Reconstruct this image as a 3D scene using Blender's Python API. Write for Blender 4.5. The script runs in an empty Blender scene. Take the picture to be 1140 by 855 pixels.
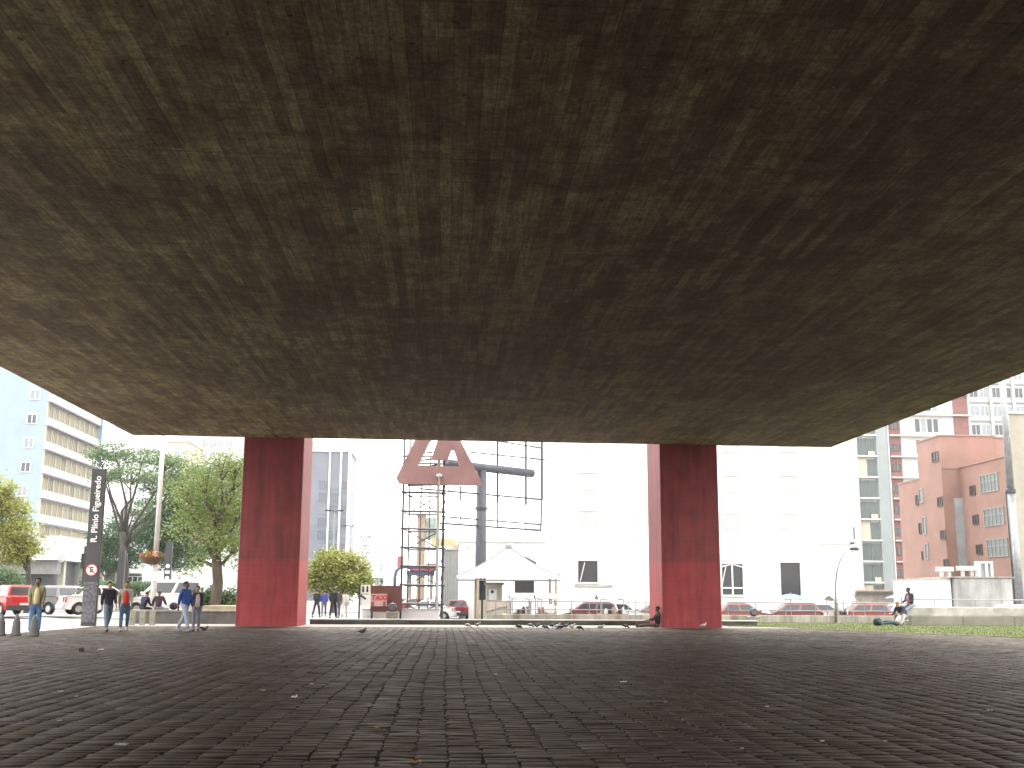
import bpy, bmesh, math, random
import numpy as np
from mathutils import Vector, Matrix, Euler, Quaternion
R = math.radians
rnd = random.Random(7)
sc = bpy.context.scene
col = sc.collection

# ------------------------------------------------------------------ camera
F = 1250.0; EYE = 1.22; VPX, VPY = 497.0, 665.0
pitch = math.atan((VPY - 427.5) / F)
yaw = math.atan((570 - VPX) * math.cos(pitch) / F)
ROLL = R(0.3)
cam_d = bpy.data.cameras.new('camera'); cam = bpy.data.objects.new('camera', cam_d); col.objects.link(cam)
cam_d.sensor_width = 36; cam_d.lens = F / 1140 * 36; cam_d.clip_end = 6000; cam_d.clip_start = .05
CR = Matrix.Rotation(-yaw, 3, 'Z') @ Matrix.Rotation(R(90) + pitch, 3, 'X') @ Matrix.Rotation(ROLL, 3, 'Z')
cam.matrix_world = Matrix.Translation((0, 0, EYE)) @ CR.to_4x4()
sc.camera = cam

# ------------------------------------------------------------------ light
w = bpy.data.worlds.new('World'); sc.world = w; w.use_nodes = True
nt = w.node_tree; bg = nt.nodes['Background']
sky = nt.nodes.new('ShaderNodeTexSky'); sky.sky_type = 'NISHITA'; sky.sun_disc = False
SUN_EL, SUN_AZ = R(58), R(8)
sky.sun_elevation = SUN_EL; sky.sun_rotation = SUN_AZ
sky.air_density = 1.0; sky.dust_density = 4.0; sky.ozone_density = 1.0
mixs = nt.nodes.new('ShaderNodeMix'); mixs.data_type = 'RGBA'; mixs.inputs[0].default_value = .72
nt.links.new(sky.outputs[0], mixs.inputs[6]); mixs.inputs[7].default_value = (12.0, 11.6, 10.9, 1)   # overcast veil over the clear sky
nt.links.new(mixs.outputs[2], bg.inputs[0]); bg.inputs[1].default_value = .12
sl = bpy.data.lights.new('sun', 'SUN'); sl.energy = 1.5; sl.angle = R(18); sl.color = (1, .96, .9)
so = bpy.data.objects.new('sun', sl); col.objects.link(so)
sdir = Vector((math.sin(SUN_AZ) * math.cos(SUN_EL), math.cos(SUN_AZ) * math.cos(SUN_EL), math.sin(SUN_EL)))
so.rotation_euler = sdir.to_track_quat('Z', 'Y').to_euler(); so.location = (0, 0, 60)
vs = sc.view_settings; vs.view_transform = 'Standard'; vs.look = 'None'; vs.gamma = 1; vs.use_curve_mapping = False
vs.exposure = 1.95
cy = sc.cycles; cy.use_denoising = True; cy.max_bounces = 8; cy.diffuse_bounces = 5; cy.glossy_bounces = 3
cy.transmission_bounces = 4; cy.volume_bounces = 1; cy.caustics_reflective = False; cy.caustics_refractive = False

# ------------------------------------------------------------------ helpers
def at(px, py, Y):
    d = CR @ Vector(((px - 570) / F, (427.5 - py) / F, -1))
    t = Y / d.y
    return Vector((d.x * t, Y, EYE + d.z * t))
def X(px, Y): return at(px, 665, Y).x
def Z(px, py, Y): return at(px, py, Y).z
def sstep(a, b, x):
    t = min(1, max(0, (x - a) / (b - a))); return t * t * (3 - 2 * t)
def gz(x, y):
    z = 0
    z += .16 * sstep(-14, -22, x) * sstep(25, 48, y)
    z -= .42 * sstep(-6, 2, x) * sstep(58, 74, y)
    return z

class MB:
    def __init__(s): s.v = []; s.f = []; s.m = []; s.mi = 0
    def add(s, vs, fs, mi=None):
        n = len(s.v); s.v += [tuple(v) for v in vs]
        s.f += [tuple(i + n for i in f) for f in fs]; s.m += [s.mi if mi is None else mi] * len(fs); return s
    def box(s, x0, x1, y0, y1, z0, z1, mi=None, M=None):
        vs = [Vector((x, y, z)) for z in (z0, z1) for x, y in ((x0, y0), (x1, y0), (x1, y1), (x0, y1))]
        if M is not None: vs = [M @ v for v in vs]
        return s.add(vs, [(3, 2, 1, 0), (4, 5, 6, 7), (0, 1, 5, 4), (1, 2, 6, 5), (2, 3, 7, 6), (3, 0, 4, 7)], mi)
    def tube(s, pts, rads, n=10, mi=None, cap=True):
        pts = [Vector(p) for p in pts]
        if not hasattr(rads, '__len__'): rads = [rads] * len(pts)
        vs = []; up = None
        for i, p in enumerate(pts):
            d = (pts[min(i + 1, len(pts) - 1)] - pts[max(i - 1, 0)])
            if d.length < 1e-9: d = Vector((0, 0, 1))
            d.normalize()
            if up is None:
                up = d.orthogonal().normalized()
            up = (up - d * up.dot(d))
            up = up.normalized() if up.length > 1e-6 else d.orthogonal().normalized()
            sd = d.cross(up)
            for k in range(n):
                a = 2 * math.pi * k / n
                vs.append(p + (up * math.cos(a) + sd * math.sin(a)) * rads[i])
        fs = []
        for i in range(len(pts) - 1):
            for k in range(n):
                fs.append((i * n + k, i * n + (k + 1) % n, (i + 1) * n + (k + 1) % n, (i + 1) * n + k))
        if cap:
            fs.append(tuple(reversed(range(n)))); fs.append(tuple(range((len(pts) - 1) * n, len(pts) * n)))
        return s.add(vs, fs, mi)
    def lathe(s, prof, c=(0, 0, 0), n=16, mi=None, axis='Z'):
        vs = []
        for r, z in prof:
            for k in range(n):
                a = 2 * math.pi * k / n; x, y = r * math.cos(a), r * math.sin(a)
                p = (x, y, z) if axis == 'Z' else ((x, z, y) if axis == 'Y' else (z, x, y))
                vs.append((p[0] + c[0], p[1] + c[1], p[2] + c[2]))
        fs = []
        for i in range(len(prof) - 1):
            for k in range(n):
                fs.append((i * n + k, i * n + (k + 1) % n, (i + 1) * n + (k + 1) % n, (i + 1) * n + k))
        fs.append(tuple(range(n))[::-1]); fs.append(tuple(range((len(prof) - 1) * n, len(prof) * n)))
        return s.add(vs, fs, mi)
    def prism(s, poly, y0, y1, mi=None, M=None):   # poly in (x,z), extruded along y
        n = len(poly)
        vs = [Vector((x, y0, z)) for x, z in poly] + [Vector((x, y1, z)) for x, z in poly]
        if M is not None: vs = [M @ v for v in vs]
        return s.add(vs, [tuple(range(n)), tuple(range(2 * n - 1, n - 1, -1))] + [(i, i + n, (i + 1) % n + n, (i + 1) % n) for i in range(n)], mi)
    def ell(s, c, r, n=10, m=7, mi=None, M=None):
        vs = []; 
        for i in range(m + 1):
            t = math.pi * i / m
            for k in range(n):
                a = 2 * math.pi * k / n
                v = Vector((r[0] * math.sin(t) * math.cos(a), r[1] * math.sin(t) * math.sin(a), r[2] * math.cos(t)))
                if M is not None: v = M @ v
                vs.append(v + Vector(c))
        fs = [(i * n + k, (i + 1) * n + k, (i + 1) * n + (k + 1) % n, i * n + (k + 1) % n) for i in range(m) for k in range(n)]
        return s.add(vs, fs, mi)
    def mesh(s, name, mats, smooth=False, off=None):
        me = bpy.data.meshes.new(name)
        v = s.v if off is None else [(a[0] - off[0], a[1] - off[1], a[2] - off[2]) for a in s.v]
        me.from_pydata(v, [], s.f)
        for m in (mats if isinstance(mats, (list, tuple)) else [mats]): me.materials.append(m)
        me.polygons.foreach_set('material_index', s.m)
        bm = bmesh.new(); bm.from_mesh(me); bmesh.ops.recalc_face_normals(bm, faces=bm.faces); bm.to_mesh(me); bm.free()
        if smooth:
            me.polygons.foreach_set('use_smooth', [True] * len(me.polygons))
            if smooth == 'auto':
                me.polygons.foreach_set('use_smooth', [len(p.vertices) == 4 for p in me.polygons])
        me.update(); return me
    def build(s, name, mats, parent=None, smooth=False, off=None, bevel=0):
        if off is None and parent is not None: off = parent.get('_off')
        elif off == 'local': off = None
        o = bpy.data.objects.new(name, s.mesh(name, mats, smooth, off)); col.objects.link(o)
        if parent is not None: o.parent = parent
        if bevel:
            b = o.modifiers.new('bevel', 'BEVEL'); b.width = bevel; b.segments = 2; b.limit_method = 'ANGLE'; b.angle_limit = R(35)
        return o

def tag(o, label=None, cat=None, group=None, kind=None):
    if label: o['label'] = label
    if cat: o['category'] = cat
    if group: o['group'] = group
    if kind: o['kind'] = kind
    return o
OFFROOTS = []
def thing(name, label, cat, loc, rotz=0, group=None, world=False):
    """world=True: parts are given in world coordinates and shifted to the thing's base."""
    o = bpy.data.objects.new(name, None); col.objects.link(o); o.location = loc; o.rotation_euler = (0, 0, rotz)
    o.empty_display_size = .2
    if world: o['_off'] = list(loc); OFFROOTS.append(o)
    return tag(o, label, cat, group)
def sub(parent_part):       # lets sub-parts share the frame of their thing
    r = parent_part.parent
    if r is not None and r.get('_off') is not None:
        parent_part['_off'] = r['_off']; OFFROOTS.append(parent_part)
    return parent_part
def copy_tree(o, parent=None):
    c = o.copy(); col.objects.link(c); c.parent = parent
    for ch in list(o.children): copy_tree(ch, c)
    return c
def inst(name, me, parent, loc, rotz=0):
    o = bpy.data.objects.new(name, me); col.objects.link(o); o.parent = parent
    off = parent.get('_off') if parent is not None else None
    o.location = Vector(loc) - (Vector(off) if off is not None else Vector((0, 0, 0))); o.rotation_euler = (0, 0, rotz)
    return o

# ------------------------------------------------------------------ materials
def nmat(name):
    m = bpy.data.materials.new(name); m.use_nodes = True
    return m, m.node_tree, m.node_tree.nodes['Principled BSDF']
def mat(name, c, rough=.7, var=.18, scale=2.0, bump=0.0, bscale=None, metal=0, spec=.5, streak=0, dirt=None, coat=0):
    m, t, b = nmat(name); N, L = t.nodes, t.links
    tc = N.new('ShaderNodeTexCoord'); 
    mp = N.new('ShaderNodeMapping'); L.new(tc.outputs['Object'], mp.inputs[0])
    if streak: mp.inputs['Scale'].default_value = (1, 1, 1 / streak)
    n = N.new('ShaderNodeTexNoise'); n.inputs['Scale'].default_value = scale; n.inputs['Detail'].default_value = 6; n.inputs['Roughness'].default_value = .62
    L.new(mp.outputs[0], n.inputs[0])
    r = N.new('ShaderNodeValToRGB'); L.new(n.outputs[0], r.inputs[0])
    r.color_ramp.elements[0].position = .32; r.color_ramp.elements[1].position = .68
    c2 = dirt if dirt else [x * (1 - var) for x in c]
    r.color_ramp.elements[0].color = (*c2, 1)
    r.color_ramp.elements[1].color = (*[min(1, x * (1 + var * .5)) for x in c], 1)
    L.new(r.outputs[0], b.inputs['Base Color'])
    b.inputs['Roughness'].default_value = rough; b.inputs['Metallic'].default_value = metal
    b.inputs['Specular IOR Level'].default_value = spec; b.inputs['Coat Weight'].default_value = coat
    if bump:
        n2 = N.new('ShaderNodeTexNoise'); n2.inputs['Scale'].default_value = bscale or scale * 8; n2.inputs['Detail'].default_value = 4
        L.new(tc.outputs['Object'], n2.inputs[0])
        bp = N.new('ShaderNodeBump'); bp.inputs['Strength'].default_value = bump; bp.inputs['Distance'].default_value = .02
        L.new(n2.outputs[0], bp.inputs['Height']); L.new(bp.outputs[0], b.inputs['Normal'])
    return m
def glass(name, c=(.05, .06, .07), rough=.08):
    m, t, b = nmat(name); N, L = t.nodes, t.links
    n = N.new('ShaderNodeTexNoise'); n.inputs['Scale'].default_value = .6
    tc = N.new('ShaderNodeTexCoord'); L.new(tc.outputs['Object'], n.inputs[0])
    r = N.new('ShaderNodeValToRGB'); L.new(n.outputs[0], r.inputs[0])
    r.color_ramp.elements[0].color = (*[x * .6 for x in c], 1); r.color_ramp.elements[1].color = (*[min(1, x * 1.5) for x in c], 1)
    L.new(r.outputs[0], b.inputs['Base Color']); b.inputs['Roughness'].default_value = rough; b.inputs['Specular IOR Level'].default_value = .6
    return m
_mc = {}
def paint(c, rough=.7, var=.12, **k):
    key = (tuple(round(x, 3) for x in c), rough, var, tuple(sorted(k.items())))
    if key not in _mc: _mc[key] = mat('paint_%d' % len(_mc), c, rough, var, **k)
    return _mc[key]

def ceiling_material():
    m, t, b = nmat('board_formed_concrete'); N, L = t.nodes, t.links
    def M(op, a, c=None, d=None):
        n = N.new('ShaderNodeMath'); n.operation = op
        for i, v in enumerate((a, c, d)):
            if v is None: continue
            if isinstance(v, (int, float)): n.inputs[i].default_value = v
            else: L.new(v, n.inputs[i])
        return n.outputs[0]
    def noise(vec, scale, det=5, rough=.6, dist=0):
        n = N.new('ShaderNodeTexNoise'); n.inputs['Scale'].default_value = scale; n.inputs['Detail'].default_value = det
        n.inputs['Roughness'].default_value = rough; n.inputs['Distortion'].default_value = dist; L.new(vec, n.inputs[0]); return n.outputs[0]
    def ramp(f, p0, c0, p1, c1):
        r = N.new('ShaderNodeValToRGB'); e = r.color_ramp.elements; e[0].position = p0; e[1].position = p1
        e[0].color = (*c0, 1) if hasattr(c0, '__len__') else (c0, c0, c0, 1); e[1].color = (*c1, 1) if hasattr(c1, '__len__') else (c1, c1, c1, 1)
        L.new(f, r.inputs[0]); return r.outputs[0]
    def mul(a, c, fac=1.0):
        x = N.new('ShaderNodeMix'); x.data_type = 'RGBA'; x.blend_type = 'MULTIPLY'; x.inputs[0].default_value = fac
        L.new(a, x.inputs[6]); L.new(c, x.inputs[7]); return x.outputs[2]
    tc = N.new('ShaderNodeTexCoord'); P = tc.outputs['Object']
    sp = N.new('ShaderNodeSeparateXYZ'); L.new(P, sp.inputs[0])
    wob = M('MULTIPLY', M('SUBTRACT', noise(P, .9, 2), .5), .03)
    xx = M('ADD', sp.outputs[0], wob)
    row = M('FLOOR', M('DIVIDE', xx, .19))
    wn = N.new('ShaderNodeTexWhiteNoise'); wn.noise_dimensions = '1D'; L.new(row, wn.inputs['W'])
    yy = M('ADD', sp.outputs[1], M('MULTIPLY', wn.outputs[0], 7.0))
    cb = N.new('ShaderNodeCombineXYZ'); L.new(yy, cb.inputs[0]); L.new(xx, cb.inputs[1])
    br = N.new('ShaderNodeTexBrick'); L.new(cb.outputs[0], br.inputs[0])
    br.offset = 0; br.inputs['Scale'].default_value = 1; br.inputs['Brick Width'].default_value = 2.7; br.inputs['Row Height'].default_value = .19
    br.inputs['Mortar Size'].default_value = .0055; br.inputs['Mortar Smooth'].default_value = .6; br.inputs['Bias'].default_value = 0
    br.inputs['Color1'].default_value = (.142, .110, .066, 1); br.inputs['Color2'].default_value = (.282, .232, .138, 1); br.inputs['Mortar'].default_value = (.085, .064, .046, 1)
    c = br.outputs[0]
    # broad stains, blotches, grain streaks along the boards, pour joints across
    c = mul(c, ramp(noise(P, .17, 5, .6, .4), .38, (.76, .69, .64), .64, (1.14, 1.15, 1.08)))
    c = mul(c, ramp(noise(P, .75, 8, .72, .3), .38, (.66, .58, .54), .58, (1.08, 1.09, 1.05)))
    st = N.new('ShaderNodeMapping'); st.inputs['Scale'].default_value = (20, 1.1, 1); L.new(P, st.inputs[0])
    c = mul(c, ramp(noise(st.outputs[0], 1.0, 8, .75), .38, .66, .60, 1.2))
    st2 = N.new('ShaderNodeMapping'); st2.inputs['Scale'].default_value = (1.6, 9, 1); L.new(P, st2.inputs[0])
    c = mul(c, ramp(noise(st2.outputs[0], 1.0, 6, .7), .34, .80, .60, 1.1))
    c = mul(c, ramp(noise(P, 2.6, 10, .82), .38, .66, .60, 1.18))
    sp3 = N.new('ShaderNodeMapping'); sp3.inputs['Scale'].default_value = (5.5, 1.7, 1); L.new(P, sp3.inputs[0])
    c = mul(c, ramp(noise(sp3.outputs[0], 1.0, 9, .8), .38, (.76, .70, .66), .58, 1.1))
    c = mul(c, ramp(noise(P, 15, 7, .85), .38, .55, .58, 1.22))
    c = mul(c, ramp(noise(P, 5.5, 3, .55), .27, .25, .315, 1.0))
    dy = M('ABSOLUTE', M('SUBTRACT', M('FRACT', M('DIVIDE', M('ADD', sp.outputs[1], M('MULTIPLY', wob, 2.2)), 4.6)), .5))
    c = mul(c, ramp(M('MULTIPLY', dy, 1.0), .0, .5, .009, 1.0), .75)
    # pale lime specks
    sk = ramp(noise(P, 16, 2, .5), .735, 0.0, .76, 1.0)
    mx = N.new('ShaderNodeMix'); mx.data_type = 'RGBA'; L.new(sk, mx.inputs[0]); L.new(c, mx.inputs[6]); mx.inputs[7].default_value = (.30, .27, .2, 1)
    L.new(mx.outputs[2], b.inputs['Base Color']); b.inputs['Roughness'].default_value = .85; b.inputs['Specular IOR Level'].default_value = .25
    h = M('ADD', M('MULTIPLY', br.outputs[1], -1.0), M('ADD', M('MULTIPLY', noise(P, 14, 6, .7), .9), M('MULTIPLY', noise(st.outputs[0], 2.0, 4), .8)))
    bp = N.new('ShaderNodeBump'); bp.inputs['Strength'].default_value = .55; bp.inputs['Distance'].default_value = .012
    L.new(h, bp.inputs['Height']); L.new(bp.outputs[0], b.inputs['Normal'])
    return m
def stone_material(name, c0, c1, attr=None):
    m, t, b = nmat(name); N, L = t.nodes, t.links
    tc = N.new('ShaderNodeTexCoord')
    def noise(scale, det=5, rough=.6):
        n = N.new('ShaderNodeTexNoise'); n.inputs['Scale'].default_value = scale; n.inputs['Detail'].default_value = det; n.inputs['Roughness'].default_value = rough
        L.new(tc.outputs['Object'], n.inputs[0]); return n.outputs[0]
    def ramp(f, p0, a, p1, c):
        r = N.new('ShaderNodeValToRGB'); e = r.color_ramp.elements; e[0].position = p0; e[1].position = p1; e[0].color = (*a, 1); e[1].color = (*c, 1); L.new(f, r.inputs[0]); return r.outputs[0]
    if attr:
        a = N.new('ShaderNodeAttribute'); a.attribute_name = attr; base = ramp(a.outputs['Fac'], 0, c0, 1, c1)
    else: base = ramp(noise(3), .3, c0, .7, c1)
    def mul(a, c):
        x = N.new('ShaderNodeMix'); x.data_type = 'RGBA'; x.blend_type = 'MULTIPLY'; x.inputs[0].default_value = 1; L.new(a, x.inputs[6]); L.new(c, x.inputs[7]); return x.outputs[2]
    base = mul(base, ramp(noise(.35, 6, .65), .34, (.66, .64, .62), .66, (1.2, 1.18, 1.15)))
    base = mul(base, ramp(noise(7, 7, .8), .34, (.45, .43, .42), .66, (1.45, 1.45, 1.42)))
    base = mul(base, ramp(noise(42, 4, .75), .32, (.55, .54, .52), .68, (1.5, 1.5, 1.5)))
    L.new(base, b.inputs['Base Color'])
    r2 = N.new('ShaderNodeMapRange'); L.new(noise(2.2), r2.inputs[0]); r2.inputs[1].default_value = .3; r2.inputs[2].default_value = .7; r2.inputs[3].default_value = .46; r2.inputs[4].default_value = .70
    L.new(r2.outputs[0], b.inputs['Roughness']); b.inputs['Specular IOR Level'].default_value = .13; b.inputs['Specular Tint'].default_value = (1, .80, .62, 1)
    bp = N.new('ShaderNodeBump'); bp.inputs['Strength'].default_value = .7; bp.inputs['Distance'].default_value = .006
    L.new(noise(26, 6, .7), bp.inputs['Height']); L.new(bp.outputs[0], b.inputs['Normal'])
    return m

M_ceil = ceiling_material()
M_stone = stone_material('granite_setts', (.028, .0185, .0105), (.048, .033, .020), 'tone')
M_soil = mat('joint_soil', (.022, .017, .012), .95, .4, 12, .5)
M_conc = mat('weathered_concrete', (.34, .33, .29), .85, .45, 1.6, .4, dirt=(.17, .165, .14))
M_concp = mat('pale_concrete', (.5, .49, .45), .8, .3, 1.3, .3, dirt=(.30, .29, .25))
M_steel = mat('galvanised_steel', (.30, .31, .32), .45, .25, 3, metal=.6)
M_darks = mat('dark_steel', (.055, .06, .075), .5, .3, 4, metal=.3)
M_black = mat('black_rubber', (.02, .02, .022), .75, .3, 6)
M_white = mat('white_render', (.80, .80, .79), .7, .06, .6)
M_glass = glass('window_glass')
M_glassl = glass('pale_window_glass', (.22, .25, .27), .12)
M_chrome = mat('chrome', (.6, .6, .6), .2, .1, 3, metal=1)

# ------------------------------------------------------------------ ground
def grid_sheet(name, xs, ys, zf, m, kind='structure'):
    vs = [(x, y, zf(x, y)) for y in ys for x in xs]; n = len(xs)
    fs = [(j * n + i, j * n + i + 1, (j + 1) * n + i + 1, (j + 1) * n + i) for j in range(len(ys) - 1) for i in range(n - 1)]
    mb = MB(); mb.add(vs, fs); o = mb.build(name, m, smooth=True); return tag(o, kind=kind)
def frange(a, b, s):
    o = []; 
    while a < b - 1e-6: o.append(a); a += s
    return o + [b]
M_asph = mat('street_asphalt', (.16, .16, .16), .85, .25, .5, .3)
M_walk = mat('pale_sidewalk', (.42, .41, .38), .8, .2, .8, .25)
grid_sheet('ground', [-2500, -600, -200] + frange(-100, 100, 2) + [200, 600, 2500], [-1500, -300, -60] + frange(-30, 140, 2) + [200, 400, 900, 3500], lambda x, y: gz(x, y) - .04, M_asph)
grid_sheet('sidewalk', frange(-30, -13.9, 1), frange(-24, 56, 2), lambda x, y: gz(x, y) + .0, M_walk)
grid_sheet('pavement', frange(-30, 34, 1), [47.0, 48, 50, 52, 54, 56, 57.9], lambda x, y: gz(x, y) + .006, mat('edge_glow_pavement', (.20, .19, .17), .8, .3, 1.2, .3))  # pale strip: daylight glow at the plaza's far edge put into the paving colour

# granite setts: one bevelled stone each, wobbling columns, irregular rows
def setts():
    rng = np.random.default_rng(3)
    x0, x1, y0, y1 = -13.9, 20.5, 4.0, 47.0
    V = []; T = []
    xs = [x0]
    while xs[-1] < x1: xs.append(xs[-1] + rng.uniform(.235, .31))
    xs = np.array(xs)
    yk = np.arange(y0 - 1, y1 + 2, 1.4)
    wob = rng.normal(0, .014, (len(xs), len(yk)))
    wx = lambda i, y: xs[i] + np.interp(y, yk, wob[i]) + .03 * math.sin(y * .21 + 1.0)
    for i in range(len(xs) - 1):
        y = y0 + rng.uniform(0, .12)
        hs = []
        while y < y1:
            d = rng.uniform(.12, .23)
            if rng.random() < .06: d *= 1.5
            hs.append((y, min(y + d, y1))); y += d
        a = np.array(hs); n = len(a)
        ya, yb = a[:, 0], a[:, 1]
        g = rng.uniform(.0005, .0045, n); gx = .002 + .02 * rng.random(n) ** 2.2
        L0 = np.interp(ya, yk, wob[i]) + xs[i] + .03 * np.sin(ya * .21 + 1.0)
        R0 = np.interp(ya, yk, wob[i + 1]) + xs[i + 1] + .03 * np.sin(ya * .21 + 1.0)
        X0, X1 = L0 + gx + rng.normal(0, .007, n), R0 - gx[::-1] + rng.normal(0, .007, n); Y0, Y1 = ya + g * .8, yb - g * .3
        skew = rng.normal(0, .004, n)
        z = rng.normal(0, .0012, n) + .003 * np.sin(ya * 1.1 + i * .23) ; tx = rng.normal(0, .0015, n); ty = rng.normal(0, .001, n)
        bv = rng.uniform(.004, .011, n)
        top = np.stack([np.stack([X0 + bv, Y0 + bv + skew, z - tx - ty], 1), np.stack([X1 - bv, Y0 + bv - skew, z + tx - ty], 1),
                        np.stack([X1 - bv, Y1 - bv - skew, z + tx + ty], 1), np.stack([X0 + bv, Y1 - bv + skew, z - tx + ty], 1)], 1)
        bot = np.stack([np.stack([X0, Y0 + skew, z * 0 - .03], 1), np.stack([X1, Y0 - skew, z * 0 - .03], 1),
                        np.stack([X1, Y1 - skew, z * 0 - .03], 1), np.stack([X0, Y1 + skew, z * 0 - .03], 1)], 1)
        mid = bot * .3 + top * .7; mid[:, :, :2] = bot[:, :, :2]; mid[:, :, 2] = top[:, :, 2] - .006
        # keep only stones on the plaza (the lawn cuts the far right corner)
        cx = (X0 + X1) / 2; cyy = (Y0 + Y1) / 2
        keep = ~((cx > 14.3) & (cyy > 47.6 - (cx - 14.6) * 2.4))
        V.append(np.concatenate([top, mid, bot], 1)[keep]); T.append(rng.random(n)[keep])
    V = np.concatenate(V); T = np.concatenate(T); n = len(V)
    V = V.reshape(-1, 3)
    q = [[0, 1, 2, 3]] + [[j, 4 + j, 4 + (j + 1) % 4, (j + 1) % 4][::-1] for j in range(4)] + [[4 + j, 8 + j, 8 + (j + 1) % 4, 4 + (j + 1) % 4][::-1] for j in range(4)]
    # orientation: top ccw seen from above; sides outward
    q = [[0, 1, 2, 3]] + [[4 + j, 4 + (j + 1) % 4, (j + 1) % 4, j] for j in range(4)] + [[8 + j, 8 + (j + 1) % 4, 4 + (j + 1) % 4, 4 + j] for j in range(4)]
    q = np.array(q); Fq = (q[None] + (np.arange(n) * 12)[:, None, None]).reshape(-1, 4)
    me = bpy.data.meshes.new('plaza'); me.vertices.add(len(V)); me.vertices.foreach_set('co', V.ravel())
    me.loops.add(Fq.size); me.loops.foreach_set('vertex_index', Fq.ravel())
    me.polygons.add(len(Fq)); me.polygons.foreach_set('loop_start', np.arange(len(Fq)) * 4); me.polygons.foreach_set('loop_total', np.full(len(Fq), 4))
    me.update(); me.materials.append(M_stone)
    at_ = me.attributes.new('tone', 'FLOAT', 'POINT'); at_.data.foreach_set('value', np.repeat(T, 12))
    o = bpy.data.objects.new('plaza', me); col.objects.link(o); tag(o, kind='structure')
setts()
mb = MB(); mb.add([(-13.9, -24, -.0085), (20.5, -24, -.0085), (20.5, 49.3, -.0085), (-13.9, 49.3, -.0085)], [(0, 1, 2, 3)])
tag(mb.build('plaza_bed', M_soil), kind='structure')
mb = MB(); mb.add([(-13.9, -24, -.006), (20.5, -24, -.006), (20.5, 3.98, -.006), (-13.9, 3.98, -.006)], [(0, 1, 2, 3)])
tag(mb.build('plaza_rear', stone_material('granite_rear', (.028, .0185, .0105), (.048, .033, .020))), kind='structure')

# lawn
LAWN = [(14.2, 48.4), (19.3, 36.3), (46, 24), (46, 57.6), (12.5, 57.6), (12.5, 49.6)]
def inlawn(x, y):
    c = False; n = len(LAWN)
    for i in range(n):
        (a, b), (c_, d) = LAWN[i], LAWN[(i + 1) % n]
        if (b > y) != (d > y) and x < (c_ - a) * (y - b) / (d - b) + a: c = not c
    return c
M_soilg = mat('lawn_soil', (.10, .115, .045), .95, .35, 3, .4)
M_grass = mat('grass_blades', (.20, .25, .07), .8, .35, 1.2)
mb = MB(); mb.add([(x, y, .012) for x, y in LAWN], [tuple(range(len(LAWN)))]); tag(mb.build('lawn_bed', M_soilg), kind='structure')
def grass():
    rng = random.Random(5); vs = []; fs = []
    n = 0
    while n < 42000:
        x = rng.uniform(12.5, 40); y = rng.uniform(30, 57.6)
        if not inlawn(x, y) or x > 6 + y * .56: continue
        h = rng.uniform(.03, .075); a = rng.uniform(0, 6.28); wd = rng.uniform(.006, .014); lx, ly = rng.uniform(-.03, .03), rng.uniform(-.03, .03)
        k = len(vs); c, s = math.cos(a) * wd, math.sin(a) * wd
        vs += [(x - c, y - s, .008), (x + c, y + s, .008), (x + lx, y + ly, .008 + h)]; fs.append((k, k + 1, k + 2)); n += 1
    me = bpy.data.meshes.new('grass'); me.from_pydata(vs, [], fs); me.materials.append(M_grass); o = bpy.data.objects.new('grass', me); col.objects.link(o)
    tag(o, 'short yellow green lawn grass along the concrete bench wall', 'grass', kind='stuff')
grass()

# ------------------------------------------------------------------ museum (slab on red piers)
SY = 47.3
LF, RF = at(148, 484.5, SY), at(925, 498, SY)
YB = -24.0
mus = thing('museum_building', 'long concrete building raised on red pillars, its board marked underside spanning the whole plaza', 'building', (0, 0, 0))
def slab_z(x): return LF.z + (RF.z - LF.z) * (x - LF.x) / (RF.x - LF.x)
mb = MB(); mb.add([(LF.x, YB, LF.z), (RF.x, YB, RF.z), (RF.x, SY, RF.z), (LF.x, SY, LF.z), (LF.x, YB, 9.3), (RF.x, YB, 9.3), (RF.x, SY, 9.3), (LF.x, SY, 9.3)],
    [(0, 1, 2, 3), (4, 7, 6, 5), (0, 4, 5, 1), (1, 5, 6, 2), (2, 6, 7, 3), (3, 7, 4, 0)])
mb.build('floor_slab', M_ceil, mus)
mb = MB(); mb.box(LF.x + .6, RF.x - .6, YB + .6, SY - .6, 9.303, 20.5); mb.build('glass_facade', M_glass, mus)
for x in (LF.x + .5, RF.x - .6):
    for k in range(36):
        y = YB + .5 + k * (SY - YB - 1) / 35; mb = MB(); mb.box(x, x + .1, y, y + .08, 9.302, 20.52); mb.build('mullion', M_steel, mus)
mb = MB(); mb.box(LF.x, RF.x, YB, SY, 20.53, 21.2); mb.build('roof_slab', M_conc, mus)

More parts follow.
